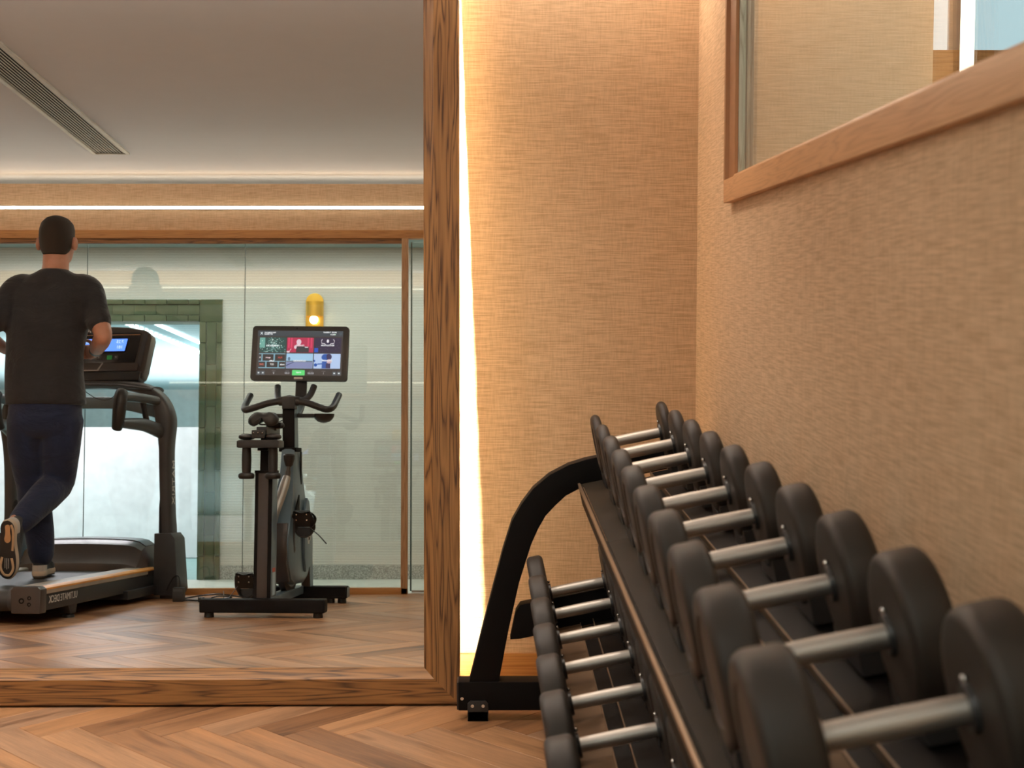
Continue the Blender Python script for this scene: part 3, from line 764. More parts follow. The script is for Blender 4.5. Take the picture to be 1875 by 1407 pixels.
    # hand rail loop and black grip
    hr = spline([(sgn * 0.425, 0.05, 1.085), (sgn * 0.395, 0.22, 1.095), (sgn * 0.36, 0.38, 1.095), (sgn * 0.345, 0.42, 1.075)], 6)
    T('hand_rail', MB().tube(hr, 0.026, 14), M_GREYPL)
    lo = spline([(sgn * 0.345, 0.40, 0.955), (sgn * 0.365, 0.33, 0.955), (sgn * 0.40, 0.20, 0.950), (sgn * 0.440, 0.04, 0.915)], 6)
    T('lower_arm', MB().tube(lo, [(0.030, 0.024 + 0.018 * k / (len(lo) - 1)) for k in range(len(lo))], 14), M_GREYPL)
    gp = spline([(sgn * 0.352, 0.40, 1.120), (sgn * 0.352, 0.42, 1.09), (sgn * 0.348, 0.425, 1.03), (sgn * 0.338, 0.415, 0.965), (sgn * 0.325, 0.40, 0.925)], 5)
    T('hand_grip', MB().tube(gp, [0.022 + 0.014 * math.sin(PI * (0.25 + 0.65 * k / (len(gp) - 1))) for k in range(len(gp))], 16), M_PLASTIC)
    T('grip_stay', MB().tube([(sgn * 0.385, 0.20, 1.085), (sgn * 0.40, 0.17, 0.96)], 0.016, 10), M_PLASTIC)
    T('sensor_pad', MB().tube([(sgn * 0.385, 0.26, 1.1005), (sgn * 0.372, 0.33, 1.1005)], [(0.020, 0.022)] * 2, 10), M_SILVER)
T('top_bar', MB().tube([(-0.40, 0.02, 1.150), (-0.2, 0.0, 1.176), (0.0, 0.0, 1.182), (0.2, 0.0, 1.176), (0.40, 0.02, 1.150)], [(0.075, 0.020)] * 5, 16), M_GREYPL)
T('cross_panel', MB().tube(spline([(-0.42, -0.02, 1.02), (-0.2, -0.03, 1.075), (0.0, -0.03, 1.085), (0.2, -0.03, 1.075), (0.42, -0.02, 1.02)], 4), [(0.010, 0.034)] * 17, 10, square=True), M_BLUEGREY)
T('running_deck', MB().box(-0.30, 0.30, 0.05, 1.33, 0.105, 0.145), M_BLACK)
bp = [(0.05, 0.158), (1.355, 0.158)] + [(1.355 + 0.050 * math.sin(a), 0.108 + 0.050 * math.cos(a)) for a in [PI * k / 12 for k in range(1, 12)]] + [(1.355, 0.058), (0.05, 0.085)]
T('running_belt', MB().prism(bp, -0.272, 0.272, axis=0), M_BELT, ang=30)
hood = [(-0.33, 0.05), (-0.33, 0.22), (-0.27, 0.285), (-0.12, 0.325), (0.02, 0.322), (0.075, 0.300), (0.090, 0.270), (0.110, 0.235), (0.150, 0.200), (0.158, 0.165), (0.158, 0.05)]
rs = []
for k in range(21):
    x = -0.375 + 0.75 * k / 20; e = 1 - (abs(x) / 0.375) ** 12 * 0.40; c_ = 1 - 0.05 * (x / 0.375) ** 2
    rs.append([(x, y * (1 if y < 0 else 0.55 + 0.45 * e), 0.05 + (z - 0.05) * e * c_) for y, z in hood])
T('motor_hood', MB().rings(rs), M_HOOD, ang=30)
T('hood_cover', MB().rings([[(p[0], p[1] - 0.012, p[2] + 0.006) for p in r[3:5]] + [(p[0], p[1] - 0.012, p[2] + 0.001) for p in r[3:5]][::-1] for r in rs[1:-1]]), M_GREYPL)
T('base_frame', MB().box(-0.50, 0.50, -0.10, -0.02, 0.022, 0.075).box(-0.42, -0.36, -0.08, 0.45, 0.03, 0.075).box(0.36, 0.42, -0.08, 0.45, 0.03, 0.075).box(-0.4, 0.4, 0.40, 0.45, 0.03, 0.06), M_FRAME, bevel=0.003)
text('deck_lettering', 'ULTIMATE', 0.047, (0.3962, 1.198, 0.108), (PI / 2, 0, PI / 2), M_LOGO, tm, 'RIGHT', sx=0.86)
text('deck_lettering', 'DECK', 0.047, (0.3962, 1.206, 0.108), (PI / 2, 0, PI / 2), M_LOGO, tm, 'LEFT', sx=0.92, bold=0.0008)
tx = text('post_lettering', 'MATRIX', 0.055, (0.4925, 0.01, 0.62), (PI / 2, 0, PI / 2), M_LOGO, tm)
tx.rotation_euler = Euler((PI / 2, 0, PI / 2)); tx.matrix_local = Matrix.Translation((0.4930, 0.005, 0.64)) @ Matrix.Rotation(PI / 2, 4, 'Z') @ Matrix.Rotation(PI / 2, 4, 'X') @ Matrix.Rotation(-PI / 2, 4, 'Z') @ Matrix.Diagonal((1.25, 1, 1, 1))
# console, tilted back
cn = empty('console', (0, 0.02, 1.205), (R(14), 0, 0)); cn.parent = tm
def rr(x0, x1, z0, z1, r, top=None, n=6):
    out = []
    for cx, cz, a0 in ((x1 - r, z1 - r, 0), (x0 + r, z1 - r, 90), (x0 + r, z0 + r, 180), (x1 - r, z0 + r, 270)):
        for k in range(n + 1):
            a = R(a0 + 90 * k / n); out.append((cx + r * math.cos(a), cz + r * math.sin(a)))
    return out
def console_outline(s=1.0, dz=0.0):
    pts = [(-0.285, 0.0), (0.285, 0.0), (0.312, 0.015), (0.322, 0.05), (0.332, 0.15), (0.342, 0.245), (0.335, 0.272), (0.305, 0.292), (0.2, 0.312), (0.0, 0.322)]
    pts = pts + [(-x, z) for x, z in pts[::-1][1:-2]]
    return [(x * s, 0.16 + (z - 0.16) * s + dz) for x, z in pts]
obj('console_shell', MB().prism(console_outline(), -0.06, 0.020), M_HOOD, cn, bevel=0.014, segs=3)
obj('console_base', MB().prism([(-0.30, -0.01), (-0.31, 0.045), (0.31, 0.045), (0.30, -0.01)], -0.05, 0.035), M_PLASTIC, cn, bevel=0.012, segs=3)
obj('face_panel', MB().prism([(-0.262, 0.10), (0.262, 0.10), (0.285, 0.277), (-0.285, 0.277)], 0.018, 0.024), plain('face_black', (0.012, 0.011, 0.011), 0.25), cn, bevel=0.003)
obj('side_trim', MB().prism([(0.274, 0.085), (0.300, 0.075), (0.322, 0.262), (0.298, 0.275)], 0.016, 0.026), M_GREYPL, cn, bevel=0.003)
obj('side_trim', MB().prism([(-0.274, 0.085), (-0.300, 0.075), (-0.322, 0.262), (-0.298, 0.275)], 0.016, 0.026), M_GREYPL, cn, bevel=0.003)
obj('lower_shelf', MB().prism([(-0.285, 0.048), (0.285, 0.048), (0.290, 0.092), (-0.290, 0.092)], 0.016, 0.034), M_HOOD, cn, bevel=0.006)
obj('accent_line', MB().box(-0.278, 0.278, 0.0235, 0.0255, 0.262, 0.2655), plain('copper_line', (0.55, 0.27, 0.12), 0.3), cn)
blue = emit('display_blue', (0.10, 0.25, 1.0), 1.7)
obj('display', MB().prism([(-0.196, 0.168), (0.196, 0.168), (0.207, 0.240), (-0.207, 0.240)], 0.0235, 0.0262), blue, cn)
obj('display_rim', MB().prism([(-0.204, 0.160), (0.204, 0.160), (0.216, 0.247), (-0.216, 0.247)], 0.0225, 0.0245), M_BLACK, cn, bevel=0.002)
ltb = emit('display_digits', (0.55, 0.70, 1.0), 1.5)
for x, s_ in ((0.165, '7:25'), (-0.02, '6.0'), (0.06, '12:0')):
    text('display_digits', s_, 0.026, (x, 0.0268, 0.222), (PI / 2, 0, PI), ltb, cn)
for x, s_ in ((0.165, '181'), (-0.01, '9.8')):
    text('display_digits', s_, 0.026, (x, 0.0268, 0.190), (PI / 2, 0, PI), ltb, cn)
text('console_lettering', 'MATRIX', 0.028, (0.0, 0.0205, 0.290), (PI / 2, 0, PI), M_WHITE, cn, sx=1.9)
obj('start_button', MB().prism(rr(0.098, 0.128, 0.118, 0.142, 0.004), 0.0235, 0.0275), plain('green_button', (0.03, 0.40, 0.10), 0.4), cn)
obj('stop_button', MB().prism(rr(-0.128, -0.098, 0.118, 0.142, 0.004), 0.0235, 0.0275), plain('red_button', (0.45, 0.03, 0.03), 0.4), cn)
for x in (0.150, -0.155, 0.05, 0.0, -0.05):
    obj('button', MB().prism(rr(x - 0.013, x + 0.013, 0.120, 0.140, 0.004), 0.0235, 0.0265), M_GREYPL, cn)
    text('button_sign', 'P', 0.014, (x, 0.0270, 0.130), (PI / 2, 0, PI), M_WHITE, cn)
obj('safety_clip', MB().prism([(-0.06, 0.048), (0.06, 0.048), (0.085, 0.094), (0.079, 0.097), (0.053, 0.054), (-0.053, 0.054), (-0.079, 0.097), (-0.085, 0.094)], 0.033, 0.037), M_SILVER, cn)
obj('console_neck', MB().box(-0.12, 0.12, -0.05, 0.0, -0.03, 0.0), M_PLASTIC, cn, bevel=0.005)
T('hanging_cord', MB().tube(spline([(-0.02, 0.06, 1.16), (0.02, 0.07, 1.13), (0.08, 0.07, 1.10), (0.14, 0.07, 1.10), (0.18, 0.06, 1.135), (0.20, 0.04, 1.165)], 5), 0.0022, 6), M_CABLE)

# ------------------------------------------------------------------ exercise bike (local: x across, +y to the rear, z up)
bk = empty('exercise_bike', (-1.075, 1.26, 0), (0, 0, R(4.7)))
tag(bk, 'blue-grey indoor exercise bike with a wide touch screen', 'exercise bike')
def B(name, mb, mat, **k): return obj(name, mb, mat, k.pop('parent', bk), **k)
B('rear_stabilizer', MB().box(-0.303, 0.303, 0.355, 0.435, 0.024, 0.088), M_BLACK, bevel=0.010, segs=3)
B('front_stabilizer', MB().box(-0.262, 0.262, -0.425, -0.345, 0.024, 0.088), M_BLACK, bevel=0.010, segs=3)
for x, y in ((-0.265, 0.395), (0.265, 0.395), (-0.20, -0.385), (0.17, -0.385), (0.232, -0.385)):
    B('rubber_foot', MB().cyl((x, y, 0), (x, y, 0.026), 0.024, 0.022), M_PLASTIC, bevel=0.002)
for sx_ in (-0.266, 0.266):
    B('end_plug', MB().box(sx_ * 1.0 - 0.001, sx_ * 1.0 + 0.001, -0.420, -0.350, 0.030, 0.082), M_BLUEGREY)
B('main_beam', MB().box(-0.032, 0.032, -0.36, 0.37, 0.050, 0.092), M_BLUEGREY, bevel=0.005)
# rear post with two-tone faces
B('rear_post', MB().rings([[(-0.052, y0, z), (0.030, y0, z), (0.030, y1, z), (-0.052, y1, z)] for y0, y1, z in ((0.262, 0.372, 0.088), (0.250, 0.352, 0.69))]), M_BLUEGREY, bevel=0.006)
B('post_cover', MB().rings([[(-0.040, y0, z), (0.010, y0, z), (0.010, y1, z), (-0.040, y1, z)] for y0, y1, z in ((0.368, 0.376, 0.09), (0.348, 0.356, 0.70))]), M_HOOD, bevel=0.002)
B('post_edge', MB().rings([[(-0.056, y0, z), (-0.040, y0, z), (-0.040, y1, z), (-0.056, y1, z)] for y0, y1, z in ((0.366, 0.375, 0.09), (0.346, 0.355, 0.70))]).rings([[(0.010, y0, z), (0.028, y0, z), (0.028, y1, z), (0.010, y1, z)] for y0, y1, z in ((0.366, 0.375, 0.09), (0.346, 0.355, 0.70))]), M_BLACK)
B('warning_label', MB().prism([(0.29, 0.10), (0.345, 0.10), (0.345, 0.21), (0.29, 0.21)], 0.0300, 0.0308, axis=0), plain('label_pale_blue', (0.45, 0.60, 0.68), 0.5))
B('warning_label', MB().prism([(0.29, 0.212), (0.345, 0.212), (0.345, 0.232), (0.29, 0.232)], 0.0300, 0.0309, axis=0), plain('label_red', (0.6, 0.10, 0.06), 0.5))
B('post_collar', MB().box(-0.058, 0.034, 0.245, 0.362, 0.69, 0.704), M_BLACK, bevel=0.003)
B('seat_post', MB().rings([[(-0.040, y0, z), (0.014, y0, z), (0.014, y1, z), (-0.040, y1, z)] for y0, y1, z in ((0.275, 0.33, 0.68), (0.262, 0.32, 0.875))]), M_BLACK, bevel=0.004)
B('post_strip', MB().box(0.0145, 0.017, 0.28, 0.31, 0.70, 0.87), M_SILVER)
B('seat_slider', MB().box(-0.042, 0.012, 0.13, 0.40, 0.868, 0.915), M_FRAME, bevel=0.006)
B('slider_block', MB().box(-0.058, 0.006, 0.395, 0.43, 0.858, 0.898), M_PLASTIC, bevel=0.006)
for k in range(3):
    B('slider_screw', MB().ball((-0.048 + 0.022 * k, 0.430, 0.884), 0.004, 8), M_CHROME)
B('seat_clamp', MB().cyl((-0.03, 0.24, 0.925), (0.04, 0.24, 0.925), 0.016).cyl((0.005, 0.24, 0.90), (0.005, 0.24, 0.935), 0.015).ball((0.045, 0.25, 0.925), 0.016), M_PLASTIC)
B('seat_spring', MB().tube(spline([(-0.05, 0.36, 0.955), (-0.04, 0.35, 0.930), (-0.02, 0.32, 0.927), (0.0, 0.24, 0.932), (0.015, 0.10, 0.955)], 4), 0.0035, 6).tube(spline([(0.04, 0.36, 0.955), (0.03, 0.35, 0.930), (0.02, 0.32, 0.927), (0.0, 0.24, 0.932), (-0.01, 0.10, 0.955)], 4), 0.0035, 6), M_CHROME)
# saddle: two lobes at the rear narrowing to the nose
rs = []
cx0 = -0.018
for k in range(15):
    q = k / 14; y = 0.390 - 0.27 * q
    hwid = 0.064 * max(0.0, 1 - q * 1.15) ** 0.7 + 0.018
    if k == 0: hwid *= 0.55
    if k == 1: hwid *= 0.92
    ring = []
    for j in range(32):
        a = 2 * PI * j / 32; x = hwid * math.cos(a); xn = abs(x) / hwid
        wide = max(0.0, 1 - q * 1.6)
        top = 0.992 - 0.016 * math.exp(-(x / 0.020) ** 2) * wide - 0.022 * xn ** 3 - (0.018 if k == 0 else 0)
        bot = 0.950 - 0.044 * wide * math.sin(min(1, xn * 1.15) * PI * 0.62) + (0.010 if k == 0 else 0)
        s_ = math.sin(a); mid_ = (top + bot) / 2; hh = (top - bot) / 2
        ring.append((cx0 + x, y, mid_ + hh * math.copysign(abs(s_) ** 0.6, s_)))
    rs.append(ring)
B('saddle', MB().rings(rs), M_PLASTIC, ang=60)
# dumbbell holder behind the saddle
B('weight_tray', MB().prism([(-0.124, 0.815), (-0.124, 0.845), (-0.110, 0.850), (0.068, 0.850), (0.082, 0.845), (0.082, 0.815), (0.070, 0.812), (-0.112, 0.812)], 0.345, 0.455), M_PLASTIC, bevel=0.005)
B('tray_arm', MB().box(-0.040, 0.010, 0.30, 0.38, 0.80, 0.815), M_BLACK)
# handlebar post and head
B('front_post', MB().rings([[(-0.030, y0, z), (0.032, y0, z), (0.032, y1, z), (-0.030, y1, z)] for y0, y1, z in ((-0.20, -0.10, 0.80), (-0.17, -0.09, 1.045))]), M_BLACK, bevel=0.004)
B('post_face', MB().rings([[(0.0325, y0, z), (0.0340, y0, z), (0.0340, y1, z), (0.0325, y1, z)] for y0, y1, z in ((-0.19, -0.105, 0.82), (-0.165, -0.095, 1.04))]), M_BLUEGREY)
B('post_sleeve', MB().box(-0.046, 0.046, -0.215, -0.085, 0.80, 0.822), M_BLACK, bevel=0.003)
# body shell: side profile (y, z) with changing half width
side = [(-0.085, 0.815), (-0.21, 0.815), (-0.245, 0.70), (-0.275, 0.58), (-0.335, 0.47), (-0.385, 0.35), (-0.385, 0.20), (-0.33, 0.145), (-0.22, 0.115), (-0.05, 0.12), (0.06, 0.155), (0.12, 0.25), (0.13, 0.36), (0.08, 0.47), (0.0, 0.58), (-0.05, 0.70)]
def inset(p, s_, c_=(-0.13, 0.40)): return (c_[0] + (p[0] - c_[0]) * s_, c_[1] + (p[1] - c_[1]) * s_)
def wz(z, full):
    return full * (0.62 if z > 0.70 else 0.62 + 0.38 * min(1, (0.70 - z) / 0.20))
rs = []
for x, s_ in ((-1, 0.90), (-0.85, 0.985), (-0.4, 1.0), (0.4, 1.0), (0.85, 0.985), (1, 0.90)):
    rs.append([(x * wz(p[1], 0.062) + 0.004, *inset(p, s_)) for p in side])
B('body_shell', MB().rings(rs), M_BLUEGREY, ang=40)
sp = [(-0.31, 0.44), (-0.36, 0.34), (-0.36, 0.215), (-0.20, 0.175), (-0.17, 0.25), (-0.165, 0.46), (-0.22, 0.56), (-0.27, 0.54)]
B('side_panel', MB().prism(sp, 0.062, 0.078, axis=0), M_BLUEGREY, bevel=0.005)
B('front_cover', MB().prism([(0.115, 0.44), (0.14, 0.36), (0.135, 0.24), (0.07, 0.140), (0.04, 0.155), (0.09, 0.25), (0.095, 0.36), (0.07, 0.44)], -0.055, 0.050, axis=0), M_HOOD, bevel=0.008)
B('crank_cover', MB().prism([(-0.05, 0.58), (0.02, 0.52), (0.05, 0.44), (0.0, 0.40), (-0.06, 0.46)], 0.066, 0.074, axis=0), M_BLACK, bevel=0.004)
B('flywheel', MB().lathe([(-0.020, 0.19), (-0.016, 0.205), (0.016, 0.205), (0.020, 0.19), (0.020, 0.05), (0.028, 0.03)], 44, axis=0, c=(0.0, -0.12, 0.275)), M_HOOD)
B('flywheel_ring', MB().lathe([(0.0205, 0.172), (0.0225, 0.172), (0.0225, 0.166), (0.0205, 0.166)], 44, axis=0, c=(0.0, -0.12, 0.275)), M_SILVER)
B('front_strut', MB().rings([[(0.020, y0, z), (0.066, y0, z), (0.066, y1, z), (0.020, y1, z)] for y0, y1, z in ((-0.42, -0.35, 0.085), (-0.40, -0.32, 0.24), (-0.37, -0.30, 0.42))]), M_HOOD, bevel=0.004)
B('front_strut_face', MB().rings([[(0.0665, y0, z), (0.0685, y0, z), (0.0685, y1, z), (0.0665, y1, z)] for y0, y1, z in ((-0.42, -0.35, 0.085), (-0.40, -0.32, 0.24), (-0.37, -0.30, 0.42))]), M_BLUEGREY)
B('logo_plate', MB().box(0.0775, 0.0788, -0.285, -0.215, 0.355, 0.375).box(0.0775, 0.0788, -0.30, -0.23, 0.335, 0.3545).box(0.0775, 0.0788, -0.27, -0.235, 0.318, 0.3345), M_LOGO)
text('logo_lettering', 'RIDE', 0.022, (0.0790, -0.262, 0.345), (PI / 2, 0, PI / 2), M_BLACK, bk)
B('silver_tube', MB().tube(spline([(0.022, 0.02, 0.67), (0.006, 0.07, 0.58), (-0.012, 0.12, 0.50), (-0.022, 0.15, 0.44)], 4), [0.020, 0.022] + [0.024] * 11, 14), M_SILVER)
B('brake_stem', MB().cyl((0.024, 0.02, 0.65), (0.028, 0.0, 0.74), 0.011).cyl((0.024, 0.02, 0.65), (0.026, 0.01, 0.70), 0.014), M_HOOD)
B('brake_knob', MB().lathe([(0.705, 0.010), (0.715, 0.020), (0.745, 0.029), (0.765, 0.030), (0.772, 0.024), (0.774, 0.0)], 20, axis=2, c=(0.028, 0.0, 0.015)), M_PLASTIC)
B('adjuster_lever', MB().box(0.046, 0.052, -0.20, -0.17, 0.62, 0.80), M_BLACK, bevel=0.002)
# cranks and pedals
for sgn, dz, dy in ((1, 0.155, 0.03), (-1, -0.160, -0.03)):
    cxx = 0.086 * sgn - 0.028
    cr = B('crank', MB().tube([(cxx, 0.02, 0.305), (cxx + 0.006 * sgn, 0.02 + dy, 0.305 + dz)], [(0.010, 0.018), (0.009, 0.013)], 12).ball((cxx, 0.02, 0.305), (0.012, 0.024, 0.024)), M_PLASTIC if sgn < 0 else M_GREYPL)
    pc = Vector((cxx + (0.055 if sgn > 0 else 0.080) * sgn, 0.02 + dy, 0.305 + dz))
    pd = B('pedal', MB().box(pc.x - 0.042, pc.x + 0.042, pc.y - 0.045, pc.y + 0.045, pc.z - 0.012, pc.z + 0.012, M=Matrix.Translation(pc) @ Matrix.Rotation(R(55), 4, 'X') @ Matrix.Translation(-pc)), M_PLASTIC, bevel=0.006)
    obj('axle', MB().cyl((cxx, pc.y, pc.z), (pc.x, pc.y, pc.z), 0.008), M_CHROME, pd)
    obj('toe_cage', MB().tube(spline([(pc.x - 0.036, pc.y + 0.02, pc.z + 0.02), (pc.x - 0.045, pc.y - 0.02, pc.z - 0.03), (pc.x - 0.036, pc.y - 0.03, pc.z - 0.075), (pc.x, pc.y - 0.03, pc.z - 0.092), (pc.x + 0.036, pc.y - 0.03, pc.z - 0.075), (pc.x + 0.045, pc.y - 0.02, pc.z - 0.03), (pc.x + 0.036, pc.y + 0.02, pc.z + 0.02)], 4), [(0.016, 0.007)] * 25, 8).prism([(pc.x - 0.036, pc.z - 0.085), (pc.x + 0.036, pc.z - 0.085), (pc.x + 0.040, pc.z - 0.045), (pc.x - 0.040, pc.z - 0.045)], pc.y - 0.035, pc.y - 0.028), M_PLASTIC, pd)
    obj('strap_loop', MB().tube(spline([(pc.x - 0.044, pc.y, pc.z + 0.012), (pc.x - 0.035, pc.y + 0.03, pc.z + 0.038), (pc.x, pc.y + 0.04, pc.z + 0.030), (pc.x + 0.035, pc.y + 0.03, pc.z + 0.036), (pc.x + 0.060, pc.y, pc.z + 0.010), (pc.x + 0.055, pc.y - 0.01, pc.z - 0.030), (pc.x + 0.035, pc.y - 0.01, pc.z - 0.048)], 4), [(0.009, 0.002)] * 25, 6), M_CABLE, pd)
    if sgn > 0: e_ = (pc.x + 0.125, pc.y + 0.02, pc.z - 0.125); s0 = (pc.x + 0.040, pc.y, pc.z - 0.050)
    else: e_ = (pc.x - 0.105, pc.y + 0.02, max(0.006, pc.z - 0.135)); s0 = (pc.x - 0.040, pc.y, pc.z - 0.030)
    obj('strap_tail', MB().tube(spline([s0, tuple((a + b_) / 2 + o_ for a, b_, o_ in zip(s0, e_, (0, 0, 0.006))), e_], 4), [(0.008, 0.0018)] * 9, 6), M_CABLE, pd)
    for ax in (-0.026, 0.026):
        for az in (-0.012, 0.016):
            obj('bolt', MB().ball((pc.x + ax, pc.y + 0.034, pc.z + az + 0.006), 0.0045, 8), M_CHROME, pd)
# handlebar
HB = (0.0, -0.10, 1.055)
B('bar_clamp', MB().box(-0.028, 0.040, -0.13, -0.07, 1.02, 1.085).cyl((-0.05, -0.10, 1.062), (0.06, -0.10, 1.062), 0.024), M_PLASTIC, bevel=0.005)
B('bar_head', MB().tube([(-0.06, -0.12, 1.068), (0.0, -0.13, 1.082), (0.07, -0.12, 1.068)], [(0.035, 0.014)] * 3, 12), M_PLASTIC)
for sgn in (-1, 1):
    B('grip', MB().tube(spline([(sgn * 0.03, -0.10, 1.064), (sgn * 0.10, -0.085, 1.052), (sgn * 0.175, -0.06, 1.026), (sgn * 0.212, -0.055, 1.016), (sgn * 0.232, -0.10, 1.030), (sgn * 0.236, -0.17, 1.065), (sgn * 0.237, -0.24, 1.100)], 5), [0.0175] * 31, 14), M_PLASTIC)
    B('bar_horn', MB().tube(spline([(sgn * 0.045, -0.11, 1.066), (sgn * 0.070, -0.17, 1.072), (sgn * 0.088, -0.23, 1.105), (sgn * 0.098, -0.27, 1.150)], 5), [0.017] * 16, 14), M_PLASTIC)
B('accessory_shelf', MB().box(-0.11, 0.125, -0.26, -0.15, 0.980, 1.000), M_PLASTIC, bevel=0.004)
mbb = MB(); prb = []
for k in range(8):
    a = PI / 2 * k / 7
    prb.append((1.0 - 0.048 * math.sin(a), 0.002 + 0.054 * math.cos(a)))
mbb.lathe(prb, 24, axis=2, c=(0.165, -0.20, 0.0)); B('bottle_cup', mbb, M_PLASTIC)
B('screen_neck', MB().tube(spline([(0.020, -0.17, 0.99), (0.016, -0.26, 1.03), (0.012, -0.335, 1.09), (0.008, -0.372, 1.19)], 4), [(0.030, 0.012)] * 13, 12, up=(0, 1, 0), square=True), M_PLASTIC)
# screen, tilted back a little
sn = empty('screen', (0.004, -0.335, 1.330), (R(7), R(0.9), 0)); sn.parent = bk
SW, SH = 0.262, 0.150
obj('screen_case', MB().prism(rr(-SW, SW, -SH, SH, 0.020), -0.028, 0.0), M_PLASTIC, sn, bevel=0.004)
obj('screen_glass', MB().prism(rr(-0.232, 0.232, -0.121, 0.124, 0.003), 0.0, 0.0008), emit('screen_dark', (0.050, 0.040, 0.038), 1.0), sn)
def scr(name, x0, x1, z0, z1, col, s_=1.0, lv=1, r=0.0015, parent=None):
    return obj(name, MB().prism(rr(min(x0, x1), max(x0, x1), z0, z1, r, n=2), 0.0008, 0.0008 + 0.0004 * lv), emit('scr', col, s_), parent or sn, smooth=False)
def stx(s_, x, z, size, col=(0.9, 0.92, 0.95), al='CENTER', parent=None, bold=0.0004, sx=1.0, y=0.0036):
    return text('screen_lettering', s_, size, (x, y, z), (PI / 2, 0, PI), emit('scr_text', col, 1.0), parent or sn, al, 0.0001, sx, bold)
scr('header_bar', -0.232, 0.232, 0.093, 0.124, (0.045, 0.06, 0.075))
text('header_sign', 'X', 0.018, (-0.211, 0.0020, 0.108), (PI / 2, 0, PI), emit('scr_text', (0.8, 0.9, 0.95), 1.0), sn, bold=0.0006)
stx('THE WORKOUT', -0.196, 0.1125, 0.0085, al='RIGHT', y=0.002); stx('MY SKILLS', -0.196, 0.1045, 0.010, al='RIGHT', y=0.002)
stx('MOVE  TUESDAY', 0.196, 0.1155, 0.0095, al='LEFT', y=0.002); stx('HELLO', 0.190, 0.1035, 0.009, al='LEFT', y=0.002)
scr('header_button', 0.212, 0.226, 0.101, 0.116, (0.06, 0.09, 0.12), lv=2); scr('status_dot', 0.186, 0.192, 0.101, 0.107, (0.35, 0.8, 0.35), lv=2)
TX = [(-0.220, -0.076), (-0.070, 0.074), (0.079, 0.223)]
TZ = [(0.005, 0.086), (-0.082, -0.001)]
def tilebg(i, j, col): return scr('picture_tile', TX[i][0], TX[i][1], TZ[j][0], TZ[j][1], col, lv=2)
# a sparkling dark green tile
p = tilebg(0, 0, (0.02, 0.075, 0.07))
scr('tile_picture', -0.219, -0.190, 0.030, 0.085, (0.16, 0.42, 0.36), lv=3, parent=p)
mb1, mb2 = MB(), MB()
for k in range(170):
    x = -0.150 + random.gauss(0, 0.028); z = 0.045 + random.gauss(0, 0.022); q = random.uniform(0.0008, 0.0026)
    x = max(-0.216, min(-0.080, x)); z = max(0.008, min(0.083, z))
    (mb1 if k % 3 else mb2).box(x - q, x + q, 0.0020, 0.0024, z - q, z + q)
obj('tile_picture', mb1, emit('scr', (0.20, 0.42, 0.40), 1.0), p); obj('tile_picture', mb2, emit('scr', (0.65, 0.85, 0.80), 1.0), p)
stx('WORKOUTS', -0.148, 0.040, 0.012, parent=sn)
# crimson curtain tile with a pale figure
p = tilebg(1, 0, (0.50, 0.03, 0.09))
for x in (-0.060, -0.045, 0.045, 0.062): scr('tile_picture', x - 0.004, x + 0.004, 0.030, 0.085, (0.75, 0.06, 0.15), lv=3, parent=p)
scr('tile_picture', -0.02, 0.05, 0.006, 0.038, (0.035, 0.04, 0.05), lv=3, parent=p)
obj('tile_picture', MB().ball((-0.006, 0.002, 0.062), (0.013, 0.0004, 0.016), 14).ball((-0.024, 0.002, 0.034), (0.007, 0.0004, 0.010), 10).ball((-0.062, 0.002, 0.008), (0.009, 0.0004, 0.005), 10).tube([(-0.055, 0.0022, 0.012), (-0.046, 0.0022, 0.025)], 0.0012, 6), emit('scr', (0.80, 0.62, 0.70), 1.0), p)
stx('CLASSES', 0.002, 0.043, 0.012, parent=sn); stx('START', 0.036, 0.033, 0.006, parent=sn)
# dark blue tile with two raised arms
p = tilebg(2, 0, (0.030, 0.022, 0.060))
scr('tile_picture', 0.080, 0.100, 0.006, 0.030, (0.02, 0.10, 0.55), lv=3, parent=p)
wl = emit('scr', (0.85, 0.82, 0.88), 1.0)
obj('tile_picture', MB().tube([(0.121, 0.0022, 0.077), (0.116, 0.0022, 0.070), (0.118, 0.0022, 0.056), (0.135, 0.0022, 0.054), (0.138, 0.0022, 0.048)], 0.0016, 6).tube([(0.181, 0.0022, 0.077), (0.187, 0.0022, 0.070), (0.184, 0.0022, 0.056), (0.167, 0.0022, 0.054), (0.164, 0.0022, 0.048)], 0.0016, 6).ball((0.151, 0.0022, 0.068), (0.0065, 0.0004, 0.0095), 12), wl, p)
mb1 = MB()
for k in range(26):
    x = random.uniform(0.083, 0.220); z = random.uniform(0.008, 0.083); mb1.box(x - 0.0006, x + 0.0006, 0.0020, 0.0024, z - 0.0006, z + 0.0006)
obj('tile_picture', mb1, emit('scr', (0.4, 0.35, 0.6), 1.0), p)
stx('REVOLUTION', 0.151, 0.044, 0.0115, parent=sn)
